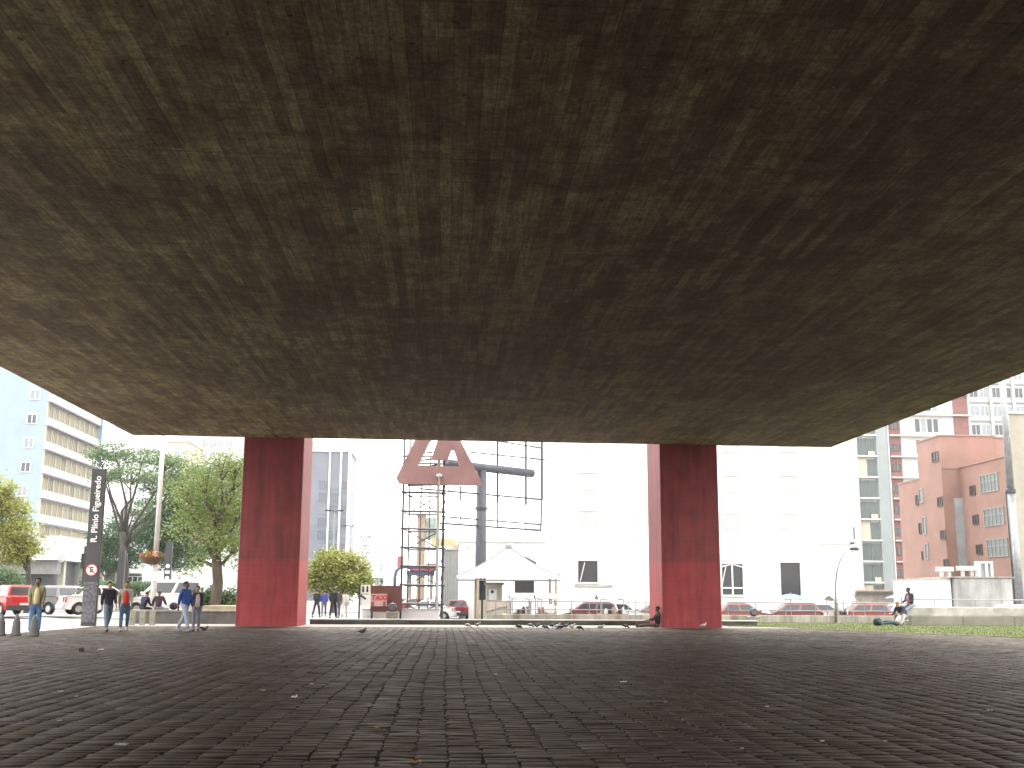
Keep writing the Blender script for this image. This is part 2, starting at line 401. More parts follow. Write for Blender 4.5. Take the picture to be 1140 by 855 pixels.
def pillar_material():
    m, t, b = nmat('red_painted_concrete'); N, L = t.nodes, t.links
    tc = N.new('ShaderNodeTexCoord'); sp = N.new('ShaderNodeSeparateXYZ'); L.new(tc.outputs['Object'], sp.inputs[0])
    n = N.new('ShaderNodeTexNoise'); n.inputs['Scale'].default_value = 1.3; n.inputs['Detail'].default_value = 6; L.new(tc.outputs['Object'], n.inputs[0])
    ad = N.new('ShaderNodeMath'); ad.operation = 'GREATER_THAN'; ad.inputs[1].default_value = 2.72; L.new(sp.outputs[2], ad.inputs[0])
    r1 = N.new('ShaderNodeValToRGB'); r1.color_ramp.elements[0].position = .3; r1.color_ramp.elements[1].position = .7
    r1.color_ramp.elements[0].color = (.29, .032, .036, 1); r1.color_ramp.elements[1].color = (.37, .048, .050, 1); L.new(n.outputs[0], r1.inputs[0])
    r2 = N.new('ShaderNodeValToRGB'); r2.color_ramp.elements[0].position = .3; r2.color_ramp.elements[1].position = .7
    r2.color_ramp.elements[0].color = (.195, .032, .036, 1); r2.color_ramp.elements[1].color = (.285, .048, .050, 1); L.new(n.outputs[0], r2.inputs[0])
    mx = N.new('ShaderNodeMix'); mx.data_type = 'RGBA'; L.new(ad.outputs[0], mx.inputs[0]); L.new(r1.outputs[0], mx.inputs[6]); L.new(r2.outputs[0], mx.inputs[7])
    # formwork board lines
    wv = N.new('ShaderNodeMath'); wv.operation = 'DIVIDE'; wv.inputs[1].default_value = .19; L.new(sp.outputs[2], wv.inputs[0])
    fr = N.new('ShaderNodeMath'); fr.operation = 'FRACT'; L.new(wv.outputs[0], fr.inputs[0])
    rr = N.new('ShaderNodeValToRGB'); rr.color_ramp.elements[0].position = .0; rr.color_ramp.elements[1].position = .12; rr.color_ramp.elements[0].color = (.78, .72, .72, 1); rr.color_ramp.elements[1].color = (1, 1, 1, 1); L.new(fr.outputs[0], rr.inputs[0])
    ml = N.new('ShaderNodeMix'); ml.data_type = 'RGBA'; ml.blend_type = 'MULTIPLY'; ml.inputs[0].default_value = .8; L.new(mx.outputs[2], ml.inputs[6]); L.new(rr.outputs[0], ml.inputs[7])
    mp = N.new('ShaderNodeMapping'); mp.inputs['Scale'].default_value = (4, 4, .35); L.new(tc.outputs['Object'], mp.inputs[0])
    n3 = N.new('ShaderNodeTexNoise'); n3.inputs['Scale'].default_value = 1.2; n3.inputs['Detail'].default_value = 7; L.new(mp.outputs[0], n3.inputs[0])
    r3 = N.new('ShaderNodeValToRGB'); r3.color_ramp.elements[0].position = .32; r3.color_ramp.elements[1].position = .6; r3.color_ramp.elements[0].color = (.72, .7, .7, 1); r3.color_ramp.elements[1].color = (1.06, 1.06, 1.06, 1); L.new(n3.outputs[0], r3.inputs[0])
    m2 = N.new('ShaderNodeMix'); m2.data_type = 'RGBA'; m2.blend_type = 'MULTIPLY'; m2.inputs[0].default_value = 1; L.new(ml.outputs[2], m2.inputs[6]); L.new(r3.outputs[0], m2.inputs[7])
    L.new(m2.outputs[2], b.inputs['Base Color']); b.inputs['Roughness'].default_value = .55; b.inputs['Specular IOR Level'].default_value = .4
    n2 = N.new('ShaderNodeTexNoise'); n2.inputs['Scale'].default_value = 9; L.new(tc.outputs['Object'], n2.inputs[0])
    sm = N.new('ShaderNodeMath'); sm.operation = 'ADD'; L.new(rr.outputs[0], sm.inputs[0]); L.new(n2.outputs[0], sm.inputs[1])
    bp = N.new('ShaderNodeBump'); bp.inputs['Strength'].default_value = .4; bp.inputs['Distance'].default_value = .01; L.new(sm.outputs[0], bp.inputs['Height']); L.new(bp.outputs[0], b.inputs['Normal'])
    return m
M_red = pillar_material()
PY0, PY1 = 47.62, 50.7
PX = [(X(267.5, PY0), X(337, PY0)), (X(737, PY0), X(802, PY0))]
PX2 = [(at(261.5, 697, PY0).x, at(330.5, 697, PY0).x), (at(738, 697, PY0).x, at(804, 697, PY0).x)]
for (a, b) in PX2:
    for (ya, yb) in ((PY0, PY1), (YB - 3.4, YB - .32)):
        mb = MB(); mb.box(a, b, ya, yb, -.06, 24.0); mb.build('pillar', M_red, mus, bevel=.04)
    mb = MB(); mb.box(a + .2, b - .2, YB - .31, PY0 - .01, 21.21, 23.9); mb.build('roof_beam', M_red, mus)

# ------------------------------------------------------------------ low walls and railings
def lowwall(name, label, x0, x1, y0, y1, z0, z1, m, cap=None, capm=None):
    t = thing(name, label, 'wall', ((x0 + x1) / 2, (y0 + y1) / 2, z0), world=True)
    zc = z1 - (cap or 0)
    mb = MB(); mb.box(x0, x1, y0, y1, z0 - .3, zc); mb.build('wall_body', m, t, bevel=.015)
    if cap:
        mb = MB(); mb.box(x0 - .03, x1 + .03, y0 - .05, y1 + .05, zc + .001, z1); mb.build('coping', capm or m, t, bevel=.012)
    return t
M_wdark = mat('mossy_dark_concrete', (.13, .125, .11), .85, .5, 1.5, .4, dirt=(.06, .06, .05))
M_wlow = mat('stained_wall', (.42, .41, .36), .85, .4, 2.5, .3, dirt=(.23, .22, .18), streak=6)
# dark kerb wall between the pillars
lowwall('kerb_wall', 'long low dark concrete kerb wall between the two red pillars', PX2[0][1] + .1, PX2[1][1] - .1 + 2.6, 51.2, 51.75, -.05, .24, M_wdark, .05, M_concp)
# left bench wall with people sitting on it
lw = lowwall('bench_wall', 'low grey concrete bench wall beside the left red pillar', X(146, 51), PX2[0][0] + 2.2, 51.2, 51.8, gz(X(200, 50), 51) - .1, .60, mat('bench_grey', (.16, .16, .145), .85, .4, 1.6, .4), .08, M_conc)
# long pale retaining wall and railing beyond
WY = 57.9
lowwall('parapet_wall', 'long pale stained parapet wall left of the right pillar under the railing', X(548, WY), X(742, WY), WY, WY + .25, -.2, .38, M_wlow)
lowwall('parapet_wall', 'long pale stained parapet wall right of the right pillar under the railing', X(756, WY), X(1013, WY), WY, WY + .25, -.2, .38, M_wlow)
M_rail = mat('rail_paint', (.27, .26, .27), .5, .2, 4, metal=.2)
def railing(label, pxs, px1, top=1.02, Y=WY + .12, z0=.38, mid=.62):
    xa, xb = X(pxs[0], Y), X(px1, Y)
    t = thing('railing', label, 'railing', (xa, Y, z0), world=True, group='metal railings on the parapet walls')
    mb = MB(); mb.tube([(xa, Y, top), (xb, Y, top)], .028, 8); mb.build('top_rail', M_rail, t, smooth=True)
    mb = MB(); mb.tube([(xa, Y, mid), (xb, Y, mid)], .02, 8); mb.build('middle_rail', M_rail, t, smooth=True)
    for p in pxs:
        mb = MB(); mb.tube([(X(p, Y), Y, z0 + .001), (X(p, Y), Y, top - .02)], .026, 8); mb.lathe([(.06, z0), (.06, z0 + .015)], (X(p, Y), Y, 0), 8); mb.build('post', M_rail, t)
    return t
railing('grey tube railing on the parapet between the tent and the right red pillar', [552, 568, 590, 603, 618, 636, 656, 670, 707, 719, 733], 742)
railing('grey tube railing on the parapet wall right of the red pillar', [810, 841, 874, 907, 932, 962, 984], 1010)
railing('grey tube railing above the concrete bench wall by the lawn', [1016, 1040, 1062, 1086, 1115, 1138, 1165], 1200, top=1.22, Y=54.6, z0=.6, mid=.85)
# two tier bench wall on the right
bx0 = X(1013, 53)
t = thing('tiered_bench_wall', 'two tier weathered concrete bench wall along the lawn', 'wall', (bx0, 53, 0), world=True)
M_tier = mat('tier_concrete', (.24, .23, .20), .85, .45, .9, .35, dirt=(.18, .175, .14))
mb = MB()
for k in range(8): mb.box(bx0 + k * 2.51, bx0 + k * 2.51 + 2.5, 53.0, 54.2, -.3, .44)
mb.build('lower_tier', M_tier, t, bevel=.02)
mb = MB(); mb.box(bx0 - .05, bx0 + 20.1, 53.25, 54.9, .442, .86); mb.build('upper_tier', M_concp, t, bevel=.03)

# ------------------------------------------------------------------ bollards
M_boll = mat('bollard_concrete', (.15, .145, .145), .85, .3, 6, .3)
bmesh0 = None
def bollard(px, Y, label, h=.66, r=.155):
    global bmesh0
    if bmesh0 is None:
        mb = MB(); mb.lathe([(r, 0), (r, .05), (r * .86, .1), (r * .72, .38), (r * .5, .52), (r * .2, .63), (.01, h)], n=14)
        bmesh0 = mb.mesh('bollard', M_boll, True)
    o = bpy.data.objects.new('bollard', bmesh0); col.objects.link(o); x = X(px, Y); o.location = (x, Y, gz(x, Y) - .005)
    tag(o, label, 'bollard', 'pointed concrete bollards along the plaza edge')
bollard(4, 35.5, 'pointed grey concrete bollard leftmost at the picture edge')
bollard(21, 35.6, 'plain grey bollard, second from the left photo edge')
bollard(40.5, 35.2, 'grey bollard standing in front of the legs of the olive jacketed man')
M_stub = mat('stub_stone', (.36, .35, .27), .85, .3, 5, .3)
for px, lb in ((149, 'short square beige post nearest the man in the red shirt'), (160, 'short square beige post in the middle of three before the bench wall'), (171, 'short square beige post rightmost of three before the bench wall')):
    x = X(px, 48.6); z = gz(x, 48.6); mb = MB(); mb.box(-.10, .10, -.10, .10, -.02, .585); mb.box(-.08, .08, -.08, .08, .587, .63)
    o = mb.build('stone_post', M_stub, bevel=.03); o.location = (x, 48.6, z); tag(o, lb, 'post', 'beige posts before the bench wall')

# ------------------------------------------------------------------ lettering
TEXTS = []
def lettering(body, size, m, parent, M, name='lettering', bold=.0, ext=.006, align='LEFT'):
    cu = bpy.data.curves.new(name, 'FONT'); cu.body = body; cu.size = size; cu.extrude = ext; cu.offset = bold
    cu.align_x = align; cu.align_y = 'CENTER'; cu.materials.append(m)
    o = bpy.data.objects.new(name, cu); col.objects.link(o); TEXTS.append((o, parent, M, name)); return o
M_sgw = mat('sign_white', (.78, .78, .76), .5, .05, 3)
M_sgr = mat('sign_red', (.55, .04, .04), .5, .1, 3)
M_sgk = mat('sign_black', (.02, .02, .022), .5, .1, 3)

# street name totem
TY = 47.0; tb = at(98.5, 695, TY); tt = at(113, 522, TY)
tz = gz(tb.x, TY)
tot = thing('street_totem', 'tall dark slab totem with white street name reading upward', 'street sign', (tb.x, TY, tz), rotz=0)
H = tt.z - tz
M_tot = mat('totem_bronze', (.035, .032, .036), .45, .35, 2)
M_tot2 = mat('totem_posters', (.13, .125, .14), .7, .75, 9, .2, dirt=(.035, .033, .04))
mb = MB(); mb.box(-.29, .29, -.09, .09, 0, H); mb.build('slab', M_tot, tot, bevel=.02)
mb = MB(); mb.box(-.27, .27, -.098, -.092, .15, 1.75); mb.build('poster_scraps', M_tot2, tot)
lettering('R. Plínio Figueiredo', .345, M_sgw, tot, Matrix.Translation((.0, -.105, 3.32)) @ Matrix.Rotation(R(-90), 4, 'Y') @ Matrix.Rotation(R(90), 4, 'X'), bold=.006)
mb = MB(); mb.lathe([(.235, -.1), (.235, -.125)], (0, 0, 2.22), 24, axis='Y'); sd = mb.build('parking_sign', M_sgw, tot)
mb = MB()
for k in range(32):
    a0, a1 = 2 * math.pi * k / 32, 2 * math.pi * (k + 1) / 32
    P4 = [(r_ * math.cos(a), y_, 2.22 + r_ * math.sin(a)) for y_ in (-.126, -.133) for r_, a in ((.205, a0), (.235, a0), (.235, a1), (.205, a1))]
    mb.add(P4, [(0, 1, 2, 3), (7, 6, 5, 4), (0, 4, 5, 1), (2, 6, 7, 3), (1, 5, 6, 2), (3, 7, 4, 0)])
mb.build('sign_ring', M_sgr, sd)
lettering('E', .3, M_sgk, sd, Matrix.Translation((0, -.13, 2.22)) @ Matrix.Rotation(R(90), 4, 'X'), bold=.01, align='CENTER')
mb = MB(); mb.box(-.21, .21, -.141, -.136, -.018, .018, M=Matrix.Translation((0, 0, 2.22)) @ Matrix.Rotation(R(45), 4, 'Y')); mb.build('sign_slash', M_sgr, sd)

def pole_obj(name, label, cat, px, py_top, Y, r0, r1, m, py_base=None, group=None, square=False):
    x = X(px, Y); z0 = gz(x, Y) - .03
    b = at(px, 690, Y); z1 = Z(px, py_top, Y)
    t = thing(name, label, cat, (b.x, Y, z0), group=group)
    mb = MB(); h = z1 - z0
    if square: mb.box(-r0, r0, -r0 * .5, r0 * .5, 0, h)
    else: mb.tube([(0, 0, 0), (0, 0, h)], [r0, r1], 12)
    mb.build('shaft', m, t, smooth=not square, bevel=.01 if square else 0)
    return t, h
# two smaller dark totems across the street
for px, py, lb, mk in ((90, 608, 'slim dark signal post left of the street name totem', 0), (131, 613, 'slim dark totem between the street name totem and the white bank', 0), (183.5, 604, 'slim dark totem with white lettering right of the flower basket', 1)):
    t, h = pole_obj('slim_totem', lb, 'totem', px, py, 78, .22 if px != 90 else .12, .2, M_tot, square=True)
    mb = MB(); mb.box(-.4, .4, -.25, .25, 0, .12); mb.build('foot', M_conc, t)
    if px == 90:
        mb = MB(); mb.box(-.2, .2, -.3, -.07, h - 1.5, h - .5); mb.build('signal_box', M_black, t, bevel=.03)
    if mk:
        for i, zz in enumerate((.9, 1.35, 1.8, 2.3, 2.7, 3.1)): 
            mb = MB(); mb.lathe([(.14, -.112), (.14, -.12)], (0, 0, zz), 12, axis='Y') if i % 2 else mb.box(-.14, .14, -.12, -.112, zz - .1, zz + .1); mb.build('pictogram', M_sgw, t)

# light mast with a hanging flower basket
FY = 58.0; x = X(170.5, FY)
M_mast = mat('mast_paint', (.62, .60, .58), .5, .1, 3)
mz = gz(x, FY)
mast = thing('light_mast', 'tall white lamp mast with a round flower basket hung around it', 'lamp post', (x, FY, mz), world=True)
mb = MB(); mb.tube([(x, FY, mz), (x, FY, 3.4)], [.15, .13], 12); mb.tube([(x, FY, 3.4), (x, FY, Z(170.5, 470, FY))], [.13, .10], 12); mb.lathe([(.26, mz), (.26, mz + .1), (.16, mz + .18)], (x, FY, 0), 12); mb.build('shaft', M_mast, mast, smooth=True)
mb = MB()
ztop = Z(170.5, 470, FY)
for s in (-1, 1):
    mb.tube([(x, FY, ztop - .3), (x + s * .9, FY, ztop + .15), (x + s * 1.7, FY, ztop + .2)], .05, 8); mb.box(x + s * 1.7 - .35, x + s * 1.7 + .35, FY - .15, FY + .15, ztop + .12, ztop + .28)
mb.build('lamp_arms', M_mast, mast)
bz = Z(167, 627, FY)
M_basket = mat('basket_brown', (.12, .075, .045), .9, .4, 20, .5)
bx = X(167, FY)
mb = MB(); mb.lathe([(.16, bz - .08), (.36, bz), (.52, bz + .2), (.56, bz + .3), (.5, bz + .3), (.15, bz + .25)], (bx, FY - .15, 0), 18); bk = sub(mb.build('flower_basket', M_basket, mast, smooth=True))
mb = MB()
for k in range(420):
    a, rr = rnd.uniform(0, 6.28), math.sqrt(rnd.random()) * .6
    c = Vector((bx + math.cos(a) * rr, FY - .15 + math.sin(a) * rr, bz + .3 + rnd.uniform(0, .34) * (1.15 - rr)))
    d = Vector((rnd.uniform(-1, 1), rnd.uniform(-1, 1), rnd.uniform(-1, 1))).normalized(); e = d.orthogonal().normalized(); f_ = d.cross(e); s_ = rnd.uniform(.03, .06)
    mb.add([c - e * s_, c - f_ * s_, c + e * s_, c + f_ * s_], [(0, 1, 2, 3)], rnd.choice((0, 0, 1, 1, 2)))
mb.build('flower_bunch', [mat('leaf_olive', (.10, .14, .04), .8), mat('petal_red', (.5, .09, .07), .7), mat('petal_orange', (.6, .3, .08), .7)], bk)
mb = MB(); mb.box(x - .55, x + .5, FY - .2, FY - .16, Z(170, 647, FY), Z(170, 637, FY)); mb.build('street_plate', M_sgw, mast)

# curved street lamp on the right
LY = 56.9; x = X(930.5, LY); z0 = -.01
lamp = thing('street_lamp', 'thin grey street lamp with curved neck before the white building', 'street lamp', (x, LY, z0), world=True)
pts = [at(930.5, 693, LY)] + [at(a, b, LY) for a, b in ((930.3, 665), (930.2, 650), (931.5, 638), (934.5, 626), (939.5, 616.5), (946, 611))]
pts[0].z = z0
mb = MB(); mb.tube(pts, [.075, .065, .05, .045, .04, .036, .034], 10); mb.lathe([(.12, z0), (.12, z0 + .06)], (x, LY, 0), 10); mb.build('pole', M_steel, lamp, smooth=True)
c = at(951, 611, LY); mb = MB(); mb.ell(c, (.26, .12, .1), 12, 8); mb.build('lamp_head', M_darks, lamp, smooth=True)
c2 = at(950, 613.2, LY); mb = MB(); mb.ell(c2, (.17, .09, .06), 12, 6); mb.build('lamp_lens', M_sgw, lamp, smooth=True)

# tall grey pole, right edge
PYY = 80; b = at(1133.5, 655, PYY)
t = thing('utility_pole', 'tall thick grey steel pole in front of the salmon building', 'pole', (b.x, PYY, gz(b.x, PYY)))
mb = MB(); mb.tube([(0, 0, -.1), (0, 0, 9.5)], [.33, .29], 14); mb.tube([(0, 0, 9.5), (0, 0, 20.5)], [.25, .2], 14); mb.build('shaft', M_steel, t, smooth=True)
mb = MB(); mb.lathe([(.31, 9.3), (.36, 9.35), (.36, 9.6), (.27, 9.65)], (0, 0, 0), 14); mb.build('collar', M_darks, t)
mb = MB(); mb.tube([(-.36, .0, 0), (-.36, 0, 9.4)], .05, 8); mb.build('cable_conduit', M_darks, t)

# small globe floodlights / round lamps on the parapets
def globe(px, py, Y, label, up=.9):
    c = at(px, py, Y); z0 = gz(c.x, Y) - .03
    t = thing('round_floodlight', label, 'floodlight', (c.x, Y, z0), world=True, group='round floodlights on stands')
    mb = MB(); mb.lathe([(.17, -.12), (.21, -.06), (.215, .04), (.18, .1)], (c.x, Y, c.z), 18, axis='Y'); hd = sub(mb.build('lamp_head', M_darks, t, smooth=False))
    mb = MB(); mb.lathe([(.15, -.13), (.15, -.122)], (c.x, Y, c.z), 18, axis='Y'); mb.build('lens', mat('lens_grey', (.12, .115, .11), .3, .3, 6), hd)
    mb = MB(); mb.box(c.x - .3, c.x + .3, Y - .22, Y + .22, z0, c.z - .21); mb.build('concrete_base', M_conc, t, bevel=.03)
    return t
globe(839, 681.5, 57.3, 'round dark floodlight on a concrete base right of the red pillar')
globe(437, 676, 55.5, 'round dark floodlight on a block beside the taxi sign')

# ------------------------------------------------------------------ taxi rank sign
SYY = 58; x0 = X(400.5, SYY); z0 = gz(x0, SYY)
ts = thing('taxi_sign', 'taxi rank sign with red letters on a pink panel beside a maroon board', 'sign', (x0, SYY, z0), world=True)
mb = MB(); mb.box(x0 - .05, x0 + .03, SYY - .03, SYY + .03, z0, Z(400, 650, SYY)); mb.build('post', M_darks, ts)
def panel(p, name, px0, py0, px1, py1, Y, m, th=.04):
    a, b = at(px0, py1, Y), at(px1, py0, Y); mb = MB(); mb.box(min(a.x, b.x), max(a.x, b.x), Y, Y + th, min(a.z, b.z), max(a.z, b.z)); return mb.build(name, m, p)
M_maroon = mat('maroon_board', (.15, .06, .055), .7, .2, 2)
M_pink = mat('pink_panel', (.60, .36, .34), .6, .1, 4)
panel(ts, 'maroon_board', 412, 652, 448, 681, SYY + .12, M_maroon, .08)
for px in (414, 446):
    mb = MB(); a = at(px, 681, SYY + .25); mb.box(a.x - .05, a.x + .05, SYY + .22, SYY + .3, gz(a.x, SYY) - .02, a.z + 1); mb.build('leg', M_darks, ts)
pn = sub(panel(ts, 'pictogram_panel', 401, 651, 412.5, 661, SYY, M_sgw))
for px in (404.3, 409):
    a = at(px, 656, SYY - .012); mb = MB(); mb.box(a.x - .05, a.x + .05, SYY - .012, SYY - .003, a.z - .14, a.z + .04); mb.ell((a.x, SYY - .008, a.z + .1), (.05, .006, .06), 8, 5); mb.build('pictogram', M_sgk, pn)
pn2 = sub(panel(ts, 'lower_panel', 401, 662, 412, 674.5, SYY, M_sgw))
a = at(404.5, 665, SYY); mb = MB(); mb.box(-.16, .16, -.012, -.003, -.05, .05, M=Matrix.Translation(a) @ Matrix.Rotation(R(35), 4, 'Y')); mb.build('arrow_mark', M_sgk, pn2)
tp = sub(panel(ts, 'taxi_panel', 412.6, 661, 431, 675, SYY - .02, M_pink, .05))
a = at(413.6, 665.6, SYY)
lettering('TAXI', .35, M_sgr, tp, Matrix.Translation((a.x - x0, -.03, a.z - z0)) @ Matrix.Rotation(R(90), 4, 'X'), bold=.012)
for px in (415, 428):
    a = at(px, 672, SYY); mb = MB(); mb.box(a.x - .07, a.x + .07, SYY - .032, SYY - .022, a.z - .13, a.z + .1); mb.build('pictogram', mat('sign_brown', (.25, .12, .10), .6), tp)
# white planter wall under the sign
x1 = X(401, 57); x2 = X(489, 57)
lowwall('white_wall', 'low white painted wall under the taxi sign and scaffold', x1, x2, 58.45, 58.7, -.1, .62, M_white, .05, M_concp)

# ------------------------------------------------------------------ scaffold tower with red triangle
CY = 62.0
tw = thing('scaffold_tower', 'slender pipe scaffold tower standing behind the red triangle sign', 'scaffold', (X(470, CY), CY, gz(X(470, CY), CY)), world=True)
M_pipe = mat('scaffold_pipe', (.11, .11, .12), .5, .3, 5, metal=.3)
M_pipe2 = mat('pale_post', (.36, .37, .33), .6, .3, 3)
zt = 11.6; zb = gz(X(470, CY), CY) - .05
def vpost(px, Y, r, m, top=zt, name='post', n=8, par=None):
    a = at(px, 640, Y); mb = MB(); mb.tube([(a.x, Y, zb), (a.x, Y, top)], r, n); return mb.build(name, m, par or tw, smooth=True)
vpost(447, CY, .06, M_pipe); vpost(454, CY + 1.8, .045, M_pipe); vpost(467, CY + 1.0, .04, M_pipe, top=Z(467, 535, CY)); vpost(477, CY + 1.8, .035, M_pipe); vpost(485.8, CY + 1.8, .035, M_pipe)
vpost(486.5, CY, .085, M_pipe2, name='main_post'); 
a = at(492.5, 640, CY)
mb = MB(); mb.tube([(a.x, CY, zb), (a.x, CY, zt)], .07, 8)
for k in range(60): mb.tube([(a.x + .08 * math.cos(k * 1.3), CY - .03 + .08 * math.sin(k * 1.3), zb + k * .19), (a.x + .08 * math.cos(k * 1.3 + 1.3), CY - .03 + .08 * math.sin(k * 1.3 + 1.3), zb + k * .19 + .19)], .03, 5)
mb.build('cable_post', M_darks, tw)
xa, xb = X(444, CY), X(493, CY); xc, xd = X(453, CY + 1.8), X(487, CY + 1.8)
for i, py in enumerate((548, 569, 588.5, 609.5, 630, 651, 672, 690)):
    z = Z(465, py, CY)
    mb = MB(); mb.tube([(xa, CY, z), (xb + .1, CY, z - .04)], .06, 8); mb.build('ledger', M_pipe, tw)
    z2 = z - .05
    mb = MB(); mb.tube([(xc, CY + 1.8, z2), (xd, CY + 1.8, z2)], .045, 6); mb.tube([(xa + .1, CY, z), (xc, CY + 1.8, z2)], .04, 6); mb.build('back_ledger', M_pipe, tw)
    if i % 2 == 0:
        z3 = z - 1.0; mb = MB(); mb.tube([(xc, CY + 1.8, z2), (xd, CY + 1.8, z3)], .035, 5); mb.tube([(xc, CY + 1.8, z3), (xd, CY + 1.8, z2)], .035, 5); mb.build('brace', M_pipe, tw)
for py0, py1 in ((500, 538),):
    z0_, z1_ = Z(465, py1, CY), Z(465, py0, CY)
    for k in range(5):
        za = z0_ + (z1_ - z0_) * k / 5; zc = z0_ + (z1_ - z0_) * (k + 1) / 5
        mb = MB(); mb.tube([(xa, CY + .3, za), (xb, CY + .3, zc)], .045, 6); mb.tube([(xa, CY + .3, za), (xb, CY + .3, za)], .045, 6); mb.build('lattice_bar', M_pipe, tw)
# truss platform beneath the triangle
mb = MB(); za = Z(470, 533, CY); zc = Z(470, 541, CY); xe, xf = X(452, CY), X(532, CY)
mb.tube([(xe, CY - .2, za), (xf, CY - .2, za)], .05, 6); mb.tube([(xe - .05, CY - .2, zc), (xf, CY - .2, zc + .15)], .055, 6)
for k in range(12):
    u = k / 12; v = (k + 1) / 12; q = (za, zc + .07) if k % 2 else (zc + .07, za)
    mb.tube([(xe + (xf - xe) * u, CY - .2, q[0]), (xe + (xf - xe) * v, CY - .2, q[1])], .035, 5)
mb.build('truss', M_pipe, tw)
# triangle sign
GY = CY - .75
tri = thing('triangle_sign', 'big faded red triangle sign with an inner bar hung on the scaffold', 'sign', (X(489, GY), GY, Z(489, 537, GY)), world=True)
M_tri = mat('faded_red_sheet', (.36, .215, .205), .55, .2, 1.2, .1)
def pp(px, py): a = at(px, py, GY); return (a.x, a.z)
mb = MB(); T = .34
mb.prism([pp(441, 532), pp(444, 538), pp(537, 540.5), pp(535, 534), pp(527, 519.6), pp(465.5, 518)][::-1], GY, GY + T)
mb.prism([pp(441, 532), pp(465.5, 518), pp(493, 462), pp(487, 440)][::-1], GY + .001, GY + T - .001)
mb.prism([pp(487, 440), pp(493, 462), pp(511.5, 519.3), pp(535, 534)][::-1], GY + .002, GY + T - .002)
mb.build('outer_frame', M_tri, tri)
mb = MB(); mb.prism([pp(479.8, 511.5), pp(486.5, 492), pp(489, 468), pp(499, 474), pp(506.5, 501), pp(502.6, 501), pp(498.2, 512.5)][::-1], GY + .04, GY + T - .04); mb.build('inner_bar', M_tri, tri)
a = at(489, 529.5, GY); mb = MB(); mb.ell((a.x, GY - .05, a.z), (.17, .12, .1), 12, 6); mb.build('lamp', M_sgw, tri, smooth=True)
mb = MB(); b0 = at(489, 529, GY - .12); mb.tube([(b0.x, GY - .13, -.45), (b0.x, GY - .13, b0.z)], .05, 8); mb.build('support_mast', M_pipe2, tri)

# ------------------------------------------------------------------ billboard on monopole
def bb(px, py):          # intersection of the view ray with the billboard's oblique vertical plane
    d = at(px, py, 1.0) - Vector((0, 0, EYE)); p0 = Vector((.06, 80.4, 0)); u = Vector((6.54, 6.4, 0)).normalized(); n = Vector((u.y, -u.x, 0))
    t = n.dot(p0) / n.dot(d); return Vector((0, 0, EYE)) + d * t
bbp = bb(535, 640); mon = thing('billboard_frame', 'empty steel billboard grid carried on one thick blue grey column', 'billboard', (bbp.x, bbp.y, gz(bbp.x, bbp.y)), world=True)
M_mono = mat('column_blue_grey', (.055, .06, .075), .5, .2, 2)
fy = Vector((-.5, .5, 0))
pa = bb(541, 522) + fy * .8
mb = MB(); mb.tube([(bbp.x, bbp.y, -.5), (bbp.x, bbp.y, 4.5), (bbp.x, bbp.y, bb(538, 524).z)], [.42, .39, .36], 16); mb.build('column', M_mono, mon, smooth=True)
mb = MB(); z = bb(535, 566).z; mb.lathe([(.40, z - .1), (.46, z - .08), (.46, z + .08), (.40, z + .1)], (bbp.x, bbp.y, 0), 16); mb.build('flange', M_darks, mon)
mb = MB(); mb.tube([bb(498, 516), bb(592, 527)], .33, 14); mb.build('cross_arm', M_mono, mon, smooth=True)
for a_, b_, r_ in (((554, 487), (554, 559), .09), ((585.5, 482), (585.5, 562), .09), ((603.3, 480), (603.3, 556), .09), ((513, 541), (513, 557), .07)):
    mb = MB(); mb.tube([bb(*a_), bb(*b_)], r_, 8); mb.build('upright', M_darks, mon)
for a_, b_, r_ in (((554, 557), (554, 586), .06), ((585.5, 560), (585.5, 589), .06), ((603.3, 555), (602, 590), .065), ((513, 555), (513, 583), .05), ((500, 541), (500, 548), .05)):
    mb = MB(); mb.tube([bb(*a_), bb(*b_)], r_, 6); mb.build('hanger', M_pipe, mon)
for a_, b_, r_ in (((520, 503), (606, 511.8), .06), ((468, 544), (602, 556), .07), ((492, 575), (602, 584), .06), ((490, 582.5), (602, 590.5), .075), ((535, 488), (604, 499), .06)):
    mb = MB(); mb.tube([bb(*a_), bb(*b_)], r_, 6); mb.build('crossbar', M_darks if r_ > .055 else M_pipe, mon)

# ------------------------------------------------------------------ tent pavilion and kiosk
NY = 76.0
tn = thing('tent_pavilion', 'white peaked canvas pavilion with scalloped eaves over the gate booth', 'tent', (X(566, NY), NY, gz(X(566, NY), NY)), world=True)
M_canvas = mat('white_canvas', (.60, .59, .56), .75, .1, 1.2, .1)
M_louv0 = mat('rope_grey', (.22, .22, .21), .8)
xl, xr = X(508, NY), X(624, NY); yl, yr = NY, NY + 6.5; ze = Z(566, 640.5, NY); zp = Z(566, 610, NY + 3); xm = X(566, NY + 3)
mb = MB(); n = 14; vs = []
ring = [(xl + (xr - xl) * k / n, yl) for k in range(n)] + [(xr, yl + (yr - yl) * k / n) for k in range(n)] + [(xr - (xr - xl) * k / n, yr) for k in range(n)] + [(xl, yr - (yr - yl) * k / n) for k in range(n)]
LV = 7; N4 = len(ring)
for j in range(LV + 1):
    u = j / LV; zz = ze + (zp - ze) * (u ** 1.35)
    for (rx, ry) in ring: vs.append((rx + (xm - rx) * u * .96, ry + (yl + 3.2 - ry) * u * .96, zz))
fs = [(j * N4 + k, j * N4 + (k + 1) % N4, (j + 1) * N4 + (k + 1) % N4, (j + 1) * N4 + k) for j in range(LV) for k in range(N4)] + [tuple(LV * N4 + k for k in range(N4))]
mb.add(vs, fs); ro = mb.build('roof', M_canvas, tn, smooth=True)
so_ = ro.modifiers.new('solid', 'SOLIDIFY'); so_.thickness = .03
mb = MB()
